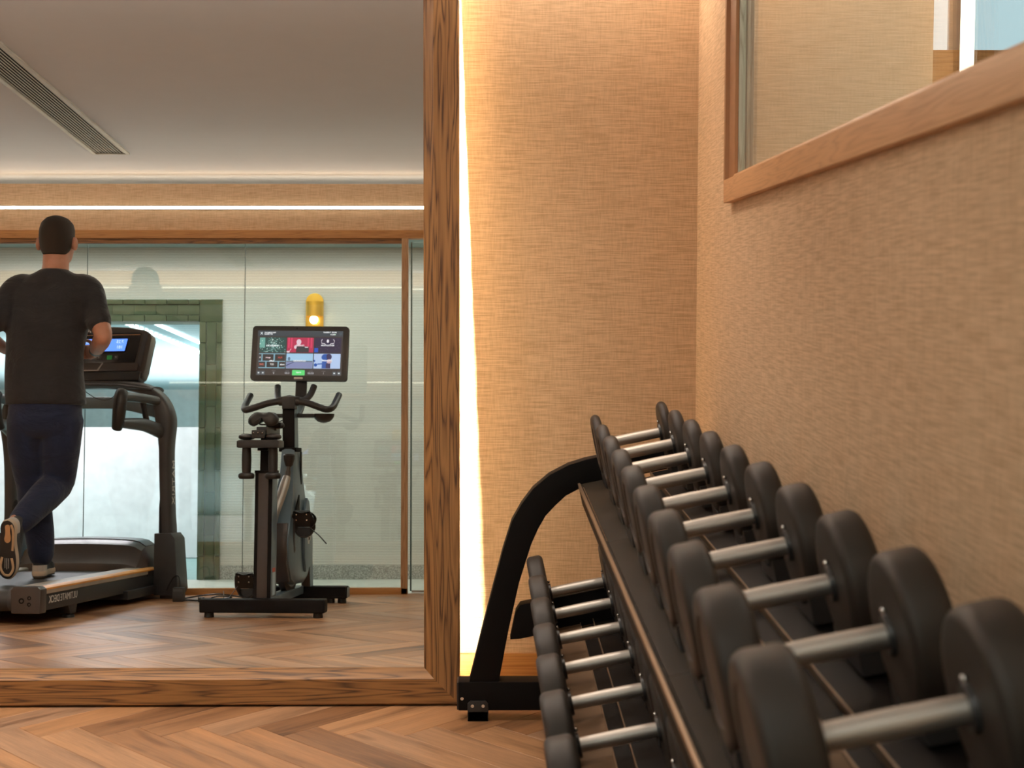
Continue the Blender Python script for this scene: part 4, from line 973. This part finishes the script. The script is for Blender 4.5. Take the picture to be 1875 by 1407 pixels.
# apps tile: pale grid with dark buttons
p = tilebg(0, 1, (0.22, 0.42, 0.52))
for a, b_, c_, d_ in ((-0.2195, -0.206, -0.042, -0.006), (-0.199, -0.140, -0.042, -0.006), (-0.132, -0.0765, -0.042, -0.006), (-0.2195, -0.183, -0.077, -0.047), (-0.176, -0.116, -0.077, -0.047), (-0.109, -0.0765, -0.077, -0.047)):
    scr('app_button', a, b_, c_, d_, (0.040, 0.032, 0.032), lv=3, parent=p)
for s_, x, z, col in (('A', -0.213, -0.024, (0.9, 0.8, 0.8)), ('sport', -0.169, -0.024, (0.95, 0.75, 0.80)), ('FLIX', -0.104, -0.024, (0.6, 0.08, 0.06)), ('ZWI', -0.203, -0.062, (0.8, 0.2, 0.15)), ('GET', -0.146, -0.062, (0.8, 0.8, 0.78)), ('goals', -0.090, -0.062, (0.9, 0.9, 0.9))):
    stx(s_, x, z, 0.012, col, y=0.0030)
stx('APPS', -0.148, -0.044, 0.012)
# outdoor road tile
p = tilebg(1, 1, (0.38, 0.62, 0.85))
scr('tile_picture', -0.069, 0.073, -0.081, -0.048, (0.24, 0.27, 0.48), lv=3, parent=p)
scr('tile_picture', -0.069, 0.073, -0.048, -0.040, (0.16, 0.20, 0.25), lv=3, parent=p)
obj('tile_picture', MB().prism([(-0.069, -0.070), (-0.069, -0.064), (-0.030, -0.048), (-0.026, -0.048)], 0.0020, 0.0026), emit('scr', (0.03, 0.05, 0.14), 1.0), p)
obj('tile_picture', MB().ball((-0.055, 0.0022, -0.030), (0.007, 0.0004, 0.010), 10).box(-0.056, -0.054, 0.002, 0.0024, -0.048, -0.035), emit('scr', (0.12, 0.20, 0.30), 1.0), p)
stx('OUTDOORS', 0.003, -0.042, 0.012)
# pale blue tile with a lifting figure in a helmet-like cap
p = tilebg(2, 1, (0.48, 0.62, 0.90))
dk = emit('scr', (0.02, 0.10, 0.42), 1.0); dk2 = emit('scr', (0.045, 0.035, 0.11), 1.0)
obj('tile_picture', MB().ball((0.143, 0.0022, -0.020), (0.023, 0.0005, 0.018), 14).box(0.124, 0.150, 0.002, 0.0026, -0.081, -0.040).tube([(0.100, 0.0022, -0.058), (0.128, 0.0022, -0.056)], 0.003, 6).ball((0.090, 0.0022, -0.063), (0.009, 0.0005, 0.009), 12).ball((0.083, 0.0022, -0.041), (0.004, 0.0005, 0.007), 10), dk, p)
obj('tile_picture', MB().ball((0.160, 0.0024, -0.018), (0.016, 0.0005, 0.017), 14).box(0.146, 0.170, 0.002, 0.0028, -0.081, -0.052), dk2, p)
obj('tile_picture', MB().ball((0.163, 0.0026, -0.043), (0.013, 0.0005, 0.013), 12), emit('scr', (0.62, 0.42, 0.48), 1.0), p)
stx('STRENGTH', 0.151, -0.040, 0.0115)
# bottom bar
gb = scr('start_button', -0.035, 0.033, -0.120, -0.091, (0.12, 0.75, 0.20), lv=2, r=0.002)
stx('START', 0.0, -0.1055, 0.0095)
for x in (-0.217, -0.194, 0.193, 0.218):
    scr('bar_button', x - 0.010, x + 0.010, -0.118, -0.098, (0.09, 0.11, 0.13), lv=2)
    scr('button_icon', x - 0.004, x + 0.004, -0.111, -0.104, (0.75, 0.8, 0.82), lv=3)
for s_, x in (('0', -0.135), ('0.00', -0.062), ('00:00', 0.066), ('1', 0.135)):
    stx(s_, x, -0.1085, 0.015, (0.42, 0.42, 0.45), y=0.002)
    scr('tiny_caption', x - 0.010, x + 0.010, -0.097, -0.0962, (0.20, 0.19, 0.20), lv=2)
obj('brand_plate', MB().prism(rr(-0.024, 0.024, -0.140, -0.130, 0.004), 0.0, 0.0015), M_SILVER, sn)
obj('camera_lens', MB().lathe([(0.0, 0.003), (0.0012, 0.003), (0.0012, 0.0015)], 12, axis=1, c=(-0.02, 0, 0.137)), M_BLACK, sn)

# two small dumbbells hanging in the tray
for n_, (x, y, lab) in enumerate(((-0.088, 0.40, 'small black dumbbell hanging upright in the bike tray, left one'), (0.042, 0.40, 'small black dumbbell hanging upright in the bike tray, right one'))):
    rz = R(4.7); px = -1.075 + x * math.cos(rz) - y * math.sin(rz); py = 1.26 + x * math.sin(rz) + y * math.cos(rz)
    d = tag(empty('hand_weight', (px, py, 0.662)), lab, 'dumbbell', 'small dumbbells behind the bike saddle')
    obj('handle', MB().lathe([(0.010, 0.0185), (0.05, 0.0225), (0.10, 0.0235), (0.15, 0.0215), (0.195, 0.019)], 18, axis=2), M_PLASTIC, d)
    obj('lower_head', MB().lathe([(0.0, 0.022), (0.002, 0.034), (0.010, 0.039), (0.020, 0.039), (0.028, 0.034), (0.032, 0.020)], 22, axis=2), M_PLASTIC, d)
    obj('upper_head', MB().lathe([(0.190, 0.024), (0.194, 0.036), (0.202, 0.040), (0.210, 0.038), (0.218, 0.024), (0.220, 0.0)], 22, axis=2), M_PLASTIC, d)

# cables and adapter
t = tag(empty('power_adapter', (-1.700, 0.80, 0)), 'black square power adapter on the floor beside the treadmill foot', 'adapter')
obj('case', MB().box(-0.028, 0.028, -0.03, 0.03, 0.0, 0.075), M_PLASTIC, t, bevel=0.005)
obj('label_strip', MB().box(-0.024, 0.024, 0.0300, 0.0306, 0.055, 0.068), M_GREYPL, t)
obj('lead', MB().tube(spline([(0.0, -0.02, 0.072), (-0.01, -0.04, 0.13), (-0.05, -0.08, 0.12), (-0.09, -0.10, 0.05)], 5), 0.004, 6), M_CABLE, t)
t = tag(empty('power_cable', (-1.62, 0.75, 0)), 'tangled black cables on the floor between treadmill and bike', 'cable')
c1 = [(-0.05, 0.03, 0.006), (0.02, 0.06, 0.006), (0.08, 0.02, 0.006), (0.16, 0.05, 0.006), (0.24, 0.0, 0.008), (0.32, 0.05, 0.006), (0.42, 0.02, 0.006)]
c2 = [(-0.08, -0.06, 0.006), (0.02, -0.09, 0.02), (0.12, -0.05, 0.03), (0.20, -0.10, 0.014), (0.30, -0.06, 0.006), (0.40, -0.10, 0.006)]
c3 = [(0.05, 0.0, 0.006), (0.12, -0.03, 0.006), (0.20, 0.03, 0.02), (0.14, 0.07, 0.03), (0.09, 0.03, 0.014), (0.16, -0.02, 0.006), (0.26, -0.03, 0.006), (0.36, 0.0, 0.006)]
obj('cord', MB().tube(spline(c1, 6), 0.0045, 6), M_CABLE, t); obj('cord', MB().tube(spline(c2, 6), 0.004, 6), M_CABLE, t); obj('cord', MB().tube(spline(c3, 6), 0.0035, 6), M_CABLE, t)
obj('plug', MB().cyl((0.035, 0.10, 0.014), (0.065, 0.09, 0.014), 0.014, 0.012), M_PLASTIC, t)
obj('cable_tie', MB().tube([(0.15, -0.01, 0.004), (0.15, 0.0, 0.05), (0.155, 0.01, 0.004)], 0.003, 6), M_SILVER, t)

# ------------------------------------------------------------------ the runner (faces -Y, back to the mirror)
def skin_mat():
    m, nt, b = new_mat('skin')
    n = noise(nt, coords(nt), 12, 3)
    L(nt, ramp(nt, n, [(0.3, (0.50, 0.235, 0.155)), (0.7, (0.62, 0.33, 0.235))]), b.inputs['Base Color'])
    b.inputs['Roughness'].default_value = 0.5; b.inputs['Subsurface Weight'].default_value = 0.08
    b.inputs['Subsurface Radius'].default_value = (0.01, 0.004, 0.002)
    return m
def cloth(name, col, sc=220):
    m, nt, b = new_mat(name)
    n = noise(nt, coords(nt), 7, 4, 0.6, 0.4)
    L(nt, ramp(nt, n, [(0.3, tuple(c * 0.75 for c in col)), (0.7, tuple(c * 1.25 for c in col))]), b.inputs['Base Color'])
    b.inputs['Roughness'].default_value = 0.9; b.inputs['Sheen Weight'].default_value = 0.15
    n2 = noise(nt, coords(nt, (5, 5, 9)), 1.0, 4, 0.55, 1.0); bump(nt, n2, b, 0.55, 0.03)
    return m
M_SKIN = skin_mat(); M_SHIRT = cloth('dark_charcoal_jersey', (0.020, 0.020, 0.024)); M_JOG = cloth('navy_jogging_cloth', (0.007, 0.015, 0.050))
man = empty('person', (-2.27, 1.28, 0.16))
tag(man, 'man with short dark hair in black t-shirt and navy trousers running on the treadmill', 'person')
MO = Vector((-2.27, 1.28, 0.16))
def rel(p): return Vector(p) - MO
def ell_rings(secs, n=20, exp=0.85):
    """secs: (center, rx, ry, yaw_deg[, tilt axis]) stacked horizontal ellipses"""
    out = []
    for c, rx, ry, yw in secs:
        c = rel(c); a0 = R(yw); ring = []
        for j in range(n):
            a = 2 * PI * j / n
            ca, sa = math.cos(a), math.sin(a)
            x = rx * math.copysign(abs(ca) ** exp, ca); y = ry * math.copysign(abs(sa) ** exp, sa)
            ring.append((c.x + x * math.cos(a0) - y * math.sin(a0), c.y + x * math.sin(a0) + y * math.cos(a0), c.z))
        out.append(ring)
    return out
def limb(mb, pts, rad, n=5, seg=16):
    q = spline([rel(p) for p in pts], n); m = len(pts) - 1; rs = []
    for k in range(len(q)):
        f_ = k / n; i = min(int(f_), m - 1); u = f_ - i; u = u * u * (3 - 2 * u) * 0.5 + u * 0.5
        a = rad[i]; b = rad[i + 1]
        if not isinstance(a, tuple): a = (a, a)
        if not isinstance(b, tuple): b = (b, b)
        rs.append((a[0] * (1 - u) + b[0] * u, a[1] * (1 - u) + b[1] * u))
    mb.tube(q, rs, seg)
    for e, r in ((q[0], rad[0]), (q[-1], rad[-1])):
        r_ = r if not isinstance(r, tuple) else min(r)
        mb.ball(tuple(e), r_ * 0.96, 12)
    return mb
YW = 4
# --- skin: head, neck, arms, hands in one surface
sk = MB()
hx, hy = -2.236, 1.285
head = [((hx, hy - 0.012, 1.765), 0.050, 0.060, YW), ((hx, hy - 0.020, 1.785), 0.062, 0.080, YW), ((hx, hy - 0.018, 1.815), 0.070, 0.092, YW), ((hx, hy - 0.010, 1.855), 0.080, 0.100, YW), ((hx, hy, 1.895), 0.083, 0.103, YW), ((hx, hy + 0.002, 1.935), 0.081, 0.101, YW), ((hx, hy + 0.002, 1.965), 0.070, 0.088, YW), ((hx, hy, 1.988), 0.048, 0.064, YW), ((hx, hy, 1.999), 0.020, 0.030, YW)]
sk.rings(ell_rings(head, 24, 1.0))
sk.rings(ell_rings([((hx, hy + 0.045, 1.66), 0.075, 0.075, YW), ((hx, hy + 0.035, 1.70), 0.070, 0.068, YW), ((hx, hy + 0.022, 1.75), 0.065, 0.065, YW), ((hx, hy + 0.012, 1.82), 0.066, 0.066, YW), ((hx, hy + 0.01, 1.86), 0.050, 0.05, YW)], 20, 1.0))
for s_ in (-1, 1):
    c = rel((hx + s_ * 0.093, hy + 0.010, 1.862)); sk.ball(tuple(c), (0.014, 0.024, 0.037), 14)
    c = rel((hx + s_ * 0.030, hy - 0.098, 1.885)); sk.ball(tuple(c), (0.018, 0.012, 0.010), 10)
c = rel((hx, hy - 0.112, 1.862)); sk.ball(tuple(c), (0.013, 0.020, 0.026), 10)
c = rel((hx, hy - 0.098, 1.822)); sk.ball(tuple(c), (0.026, 0.012, 0.008), 10)
c = rel((hx, hy - 0.085, 1.785)); sk.ball(tuple(c), (0.030, 0.022, 0.016), 10)
shR, elR, wrR = (-2.060, 1.315, 1.615), (-1.962, 1.40, 1.375), (-2.060, 1.185, 1.318)
shL, elL, wrL = (-2.435, 1.315, 1.615), (-2.545, 1.45, 1.375), (-2.515, 1.22, 1.330)
for sh_, el, wr_ in ((shR, elR, wrR), (shL, elL, wrL)):
    mid = tuple((a + b) / 2 for a, b in zip(sh_, el))
    fm = tuple(a * 0.65 + b * 0.35 for a, b in zip(el, wr_))
    limb(sk, [sh_, mid, (el[0], el[1], el[2] + 0.012)], [0.060, 0.055, 0.045])
    limb(sk, [(el[0], el[1], el[2]), fm, wr_], [0.044, 0.045, (0.032, 0.026)])
def hand(mb, wr_, d, palm_n, side):
    """relaxed, curled hand; d = pointing direction, palm_n = palm normal, side = towards the thumb"""
    d = Vector(d).normalized(); n_ = Vector(palm_n).normalized(); s_ = n_.cross(d).normalized() * side
    w = Vector(wr_)
    pc = [w - d * 0.01, w + d * 0.025, w + d * 0.060, w + d * 0.088]
    for k, (a, b) in enumerate(zip(pc[:-1], pc[1:])): pass
    q = [rel(p) for p in pc]
    rs = []
    for p, (a, b) in zip(q, ((0.028, 0.019), (0.036, 0.018), (0.041, 0.016), (0.040, 0.013))):
        rs.append([tuple(p + s_ * (a * math.cos(t)) + n_ * (b * math.sin(t))) for t in [2 * PI * j / 14 for j in range(14)]])
    mb.rings(rs)
    for k, (off, ln_) in enumerate(((0.030, 0.074), (0.010, 0.082), (-0.010, 0.077), (-0.029, 0.060))):
        p0 = w + d * 0.078 + s_ * off
        p1 = p0 + d * (ln_ * 0.42) + n_ * (ln_ * 0.10)
        p2 = p1 + d * (ln_ * 0.16) + n_ * (ln_ * 0.34)
        p3 = p2 - d * (ln_ * 0.08) + n_ * (ln_ * 0.26)
        limb(mb, [p0, p1, p2, p3], [0.0098, 0.0092, 0.0085, 0.0075], 3, 8)
    t0 = w + d * 0.022 + s_ * 0.030; t1 = t0 + d * 0.028 + s_ * 0.026 + n_ * 0.010; t2 = t1 + d * 0.028 + s_ * 0.004 + n_ * 0.016
    limb(mb, [t0, t1, t2], [0.0125, 0.0108, 0.0088], 3, 8)
hand(sk, wrR, (-0.62, -0.75, 0.05), (-0.75, 0.62, -0.1), 1)
hand(sk, wrL, (0.45, -0.85, 0.05), (0.85, 0.45, -0.1), -1)
# ankles
limb(sk, [(-2.322, 1.225, 0.35), (-2.318, 1.215, 0.235)], [0.042, 0.038]); limb(sk, [(-2.325, 1.545, 0.46), (-2.330, 1.590, 0.425)], [0.042, 0.038])
body = fused('skin', sk, M_SKIN, man, voxel=0.0055, smooth=5, fac=0.5)
body.name = 'body'
# hair: cropped cap following the skull
hr_ = MB()
hair = [((hx, hy + 0.050, 1.800), 0.056, 0.048, YW), ((hx, hy + 0.036, 1.820), 0.070, 0.064, YW), ((hx, hy + 0.022, 1.855), 0.082, 0.084, YW), ((hx, hy + 0.014, 1.895), 0.0875, 0.095, YW), ((hx, hy + 0.008, 1.935), 0.0865, 0.104, YW), ((hx, hy + 0.006, 1.968), 0.077, 0.095, YW), ((hx, hy + 0.004, 1.993), 0.053, 0.072, YW), ((hx, hy + 0.004, 2.006), 0.022, 0.034, YW)]
hr_.rings(ell_rings(hair, 28, 1.0))
M_HAIR = plain('dark_brown_hair', (0.030, 0.020, 0.014), 0.75, grain=1.0, gscale=420, gd=0.004)
fused('hair', hr_, M_HAIR, man, voxel=0.006, smooth=3)
# --- t-shirt: torso and sleeves
ts = MB()
tor = [((-2.272, 1.305, 1.035), 0.200, 0.150, 2), ((-2.276, 1.310, 1.10), 0.200, 0.148, 2), ((-2.280, 1.320, 1.20), 0.196, 0.140, 3), ((-2.278, 1.325, 1.30), 0.194, 0.136, 3), ((-2.268, 1.325, 1.40), 0.202, 0.138, 4), ((-2.255, 1.322, 1.50), 0.216, 0.140, 4), ((-2.247, 1.320, 1.58), 0.222, 0.130, 4), ((-2.243, 1.318, 1.64), 0.205, 0.108, 4), ((-2.240, 1.318, 1.685), 0.150, 0.088, 4), ((-2.238, 1.318, 1.715), 0.085, 0.074, 4), ((-2.237, 1.318, 1.728), 0.066, 0.066, 4)]
ts.rings(ell_rings(tor, 28, 0.92))
for sh_, el, sg in ((shR, elR, 1), (shL, elL, -1)):
    a = Vector(sh_); b = Vector(el)
    limb(ts, [a + Vector((-0.05 * sg, 0, 0.02)), a + Vector((0.0, 0, 0.0)), a.lerp(b, 0.40), a.lerp(b, 0.70)], [0.075, 0.074, 0.066, 0.064])
fused('t_shirt', ts, M_SHIRT, man, voxel=0.011, smooth=6)
# --- trousers
tr = MB()
tr.rings(ell_rings([((-2.275, 1.305, 1.10), 0.170, 0.125, 2), ((-2.276, 1.308, 1.02), 0.182, 0.138, 2), ((-2.275, 1.310, 0.95), 0.182, 0.140, 2), ((-2.272, 1.305, 0.90), 0.16, 0.125, 2), ((-2.27, 1.30, 0.87), 0.11, 0.10, 2)], 26, 0.9))
# swing leg (image right): thigh down, shin back and inwards
limb(tr, [(-2.190, 1.305, 0.97), (-2.200, 1.290, 0.84), (-2.215, 1.255, 0.72), (-2.228, 1.230, 0.635)], [(0.108, 0.116), (0.100, 0.108), (0.090, 0.092), (0.082, 0.080)])
limb(tr, [(-2.228, 1.235, 0.635), (-2.255, 1.34, 0.580), (-2.292, 1.46, 0.505), (-2.318, 1.545, 0.445)], [(0.082, 0.080), (0.084, 0.082), (0.074, 0.070), (0.062, 0.056)])
# standing leg (image left)
limb(tr, [(-2.362, 1.305, 0.97), (-2.368, 1.285, 0.84), (-2.366, 1.245, 0.72), (-2.362, 1.215, 0.63)], [(0.106, 0.116), (0.100, 0.108), (0.090, 0.092), (0.080, 0.080)])
limb(tr, [(-2.362, 1.215, 0.63), (-2.340, 1.235, 0.52), (-2.318, 1.235, 0.40), (-2.308, 1.225, 0.275)], [(0.080, 0.080), (0.082, 0.082), (0.074, 0.074), (0.064, 0.064)])
fused('trousers', tr, M_JOG, man, voxel=0.011, smooth=5)
# --- shoes
def shoe(M, flip=1, tr_=1):
    """built along -y (toe), z up, origin at the sole centre"""
    r_ = empty('shoe'); r_.parent = man
    def sole_out(s_=1.0):
        pts = [(0.0, 0.140), (0.026, 0.128), (0.036, 0.095), (0.031, 0.04), (0.034, -0.03), (0.045, -0.09), (0.038, -0.135), (0.012, -0.158), (-0.020, -0.150), (-0.042, -0.110), (-0.044, -0.05), (-0.032, 0.03), (-0.035, 0.095), (-0.025, 0.128)]
        q = spline([(x * s_ * flip, y * s_, 0) for x, y in pts + pts[:1]], 4)[:-1]
        return [(v.x, v.y) for v in q]
    o = []
    mid = [[(x * k, y * k2, z) for x, y in sole_out()] for k, k2, z in ((0.94, 0.98, 0.004), (1.04, 1.01, 0.012), (1.04, 1.0, 0.026), (0.96, 0.97, 0.036))]
    a = obj('midsole', MB().rings(mid), plain('cream_foam', (0.62, 0.50, 0.38), 0.6), r_); o.append(a)
    a = obj('outsole', MB().prism(sole_out(0.97), -0.002, 0.006, axis=2), M_PLASTIC, r_, bevel=0.002); o.append(a)
    # tread: heel loop, forefoot pads
    hl = spline([(x * (1.2 if tr_ < 0 else 1), y * tr_ - (0.012 if tr_ < 0 else 0), -0.003) for x, y in ((-0.020, 0.035), (-0.027, 0.085), (-0.014, 0.118), (0.0, 0.124), (0.014, 0.118), (0.027, 0.085), (0.020, 0.035))], 5)
    obj('tread_loop', MB().tube(hl, [(0.0065, 0.003)] * len(hl), 8), plain('tan_rubber', (0.60, 0.40, 0.24), 0.6), r_)
    obj('tread_pad', MB().prism([(x * 0.36 - 0.004 * flip, y * 0.30 - 0.075 * tr_) for x, y in sole_out()], -0.006, 0.0, axis=2), plain('orange_tan_rubber', (0.62, 0.34, 0.16), 0.6), r_)
    tl = spline([(-x_ * flip, y_ * tr_, -0.003) for x_, y_ in ((0.028, 0.01), (0.031, -0.04), (0.030, -0.09), (0.020, -0.118))], 5)
    obj('tread_loop', MB().tube(tl, [(0.006, 0.003)] * len(tl), 8), plain('tan_rubber', (0.60, 0.40, 0.24), 0.6), r_)
    obj('tread_line', MB().box(-0.001, 0.001, 0.05 * tr_, 0.105 * tr_, -0.0045, -0.001).box(-0.010, -0.008, 0.05 * tr_, 0.10 * tr_, -0.0045, -0.001).box(0.008, 0.010, 0.05 * tr_, 0.10 * tr_, -0.0045, -0.001), M_LOGO, r_)
    up = []
    for k, k2, z, dy in ((0.97, 0.97, 0.030, 0), (0.98, 0.96, 0.045, 0.002), (0.88, 0.88, 0.062, 0.010), (0.74, 0.62, 0.080, 0.040), (0.70, 0.46, 0.098, 0.068), (0.66, 0.40, 0.106, 0.076)):
        up.append([(x * k, y * k2 + dy, z) for x, y in sole_out()])
    obj('upper', MB().rings(up), cloth('black_knit_upper', (0.015, 0.015, 0.017)), r_, ang=60)
    obj('heel_counter', MB().rings([[(x * 0.99, y * 0.99, z) for x, y in sole_out() if y > 0.06] for z in (0.03, 0.06)] , cap=False), plain('pale_heel', (0.55, 0.50, 0.45), 0.6), r_)
    for k in range(4):
        obj('lace', MB().tube([(-0.018, -0.03 + 0.020 * k, 0.074 + 0.007 * k), (0.0, -0.032 + 0.020 * k, 0.081 + 0.007 * k), (0.018, -0.03 + 0.020 * k, 0.074 + 0.007 * k)], 0.003, 6), plain('white_lace', (0.7, 0.7, 0.7), 0.7), r_)
    r_.matrix_local = M; return r_
def place(p, M): return Matrix.Translation(rel(p)) @ M
# planted foot: toe ahead and slightly to image right
s1 = shoe(place((-2.326, 1.142, 0.166), Matrix.Rotation(R(-8), 4, 'Z')), 1)
# lifted foot: toe down, sole towards the mirror
Ml = Matrix.Rotation(R(6), 4, 'Y') @ Matrix.Rotation(R(8), 4, 'Z') @ Matrix.Rotation(R(76), 4, 'X')
s2 = shoe(place((-2.330, 1.672, 0.335), Ml), -1, -1)
# watch on the near wrist
wp = rel(wrR); dv = (Vector(wrR) - Vector(elR)).normalized()
wb = obj('wrist_watch', MB().tube([tuple(wp - dv * 0.030), tuple(wp - dv * 0.008)], [(0.035, 0.029)] * 2, 20), M_CABLE, man)
obj('watch_case', MB().ball(tuple(wp - dv * 0.018 + Vector((0.020, 0.010, 0.018))), (0.012, 0.014, 0.012), 12), M_PLASTIC, wb)
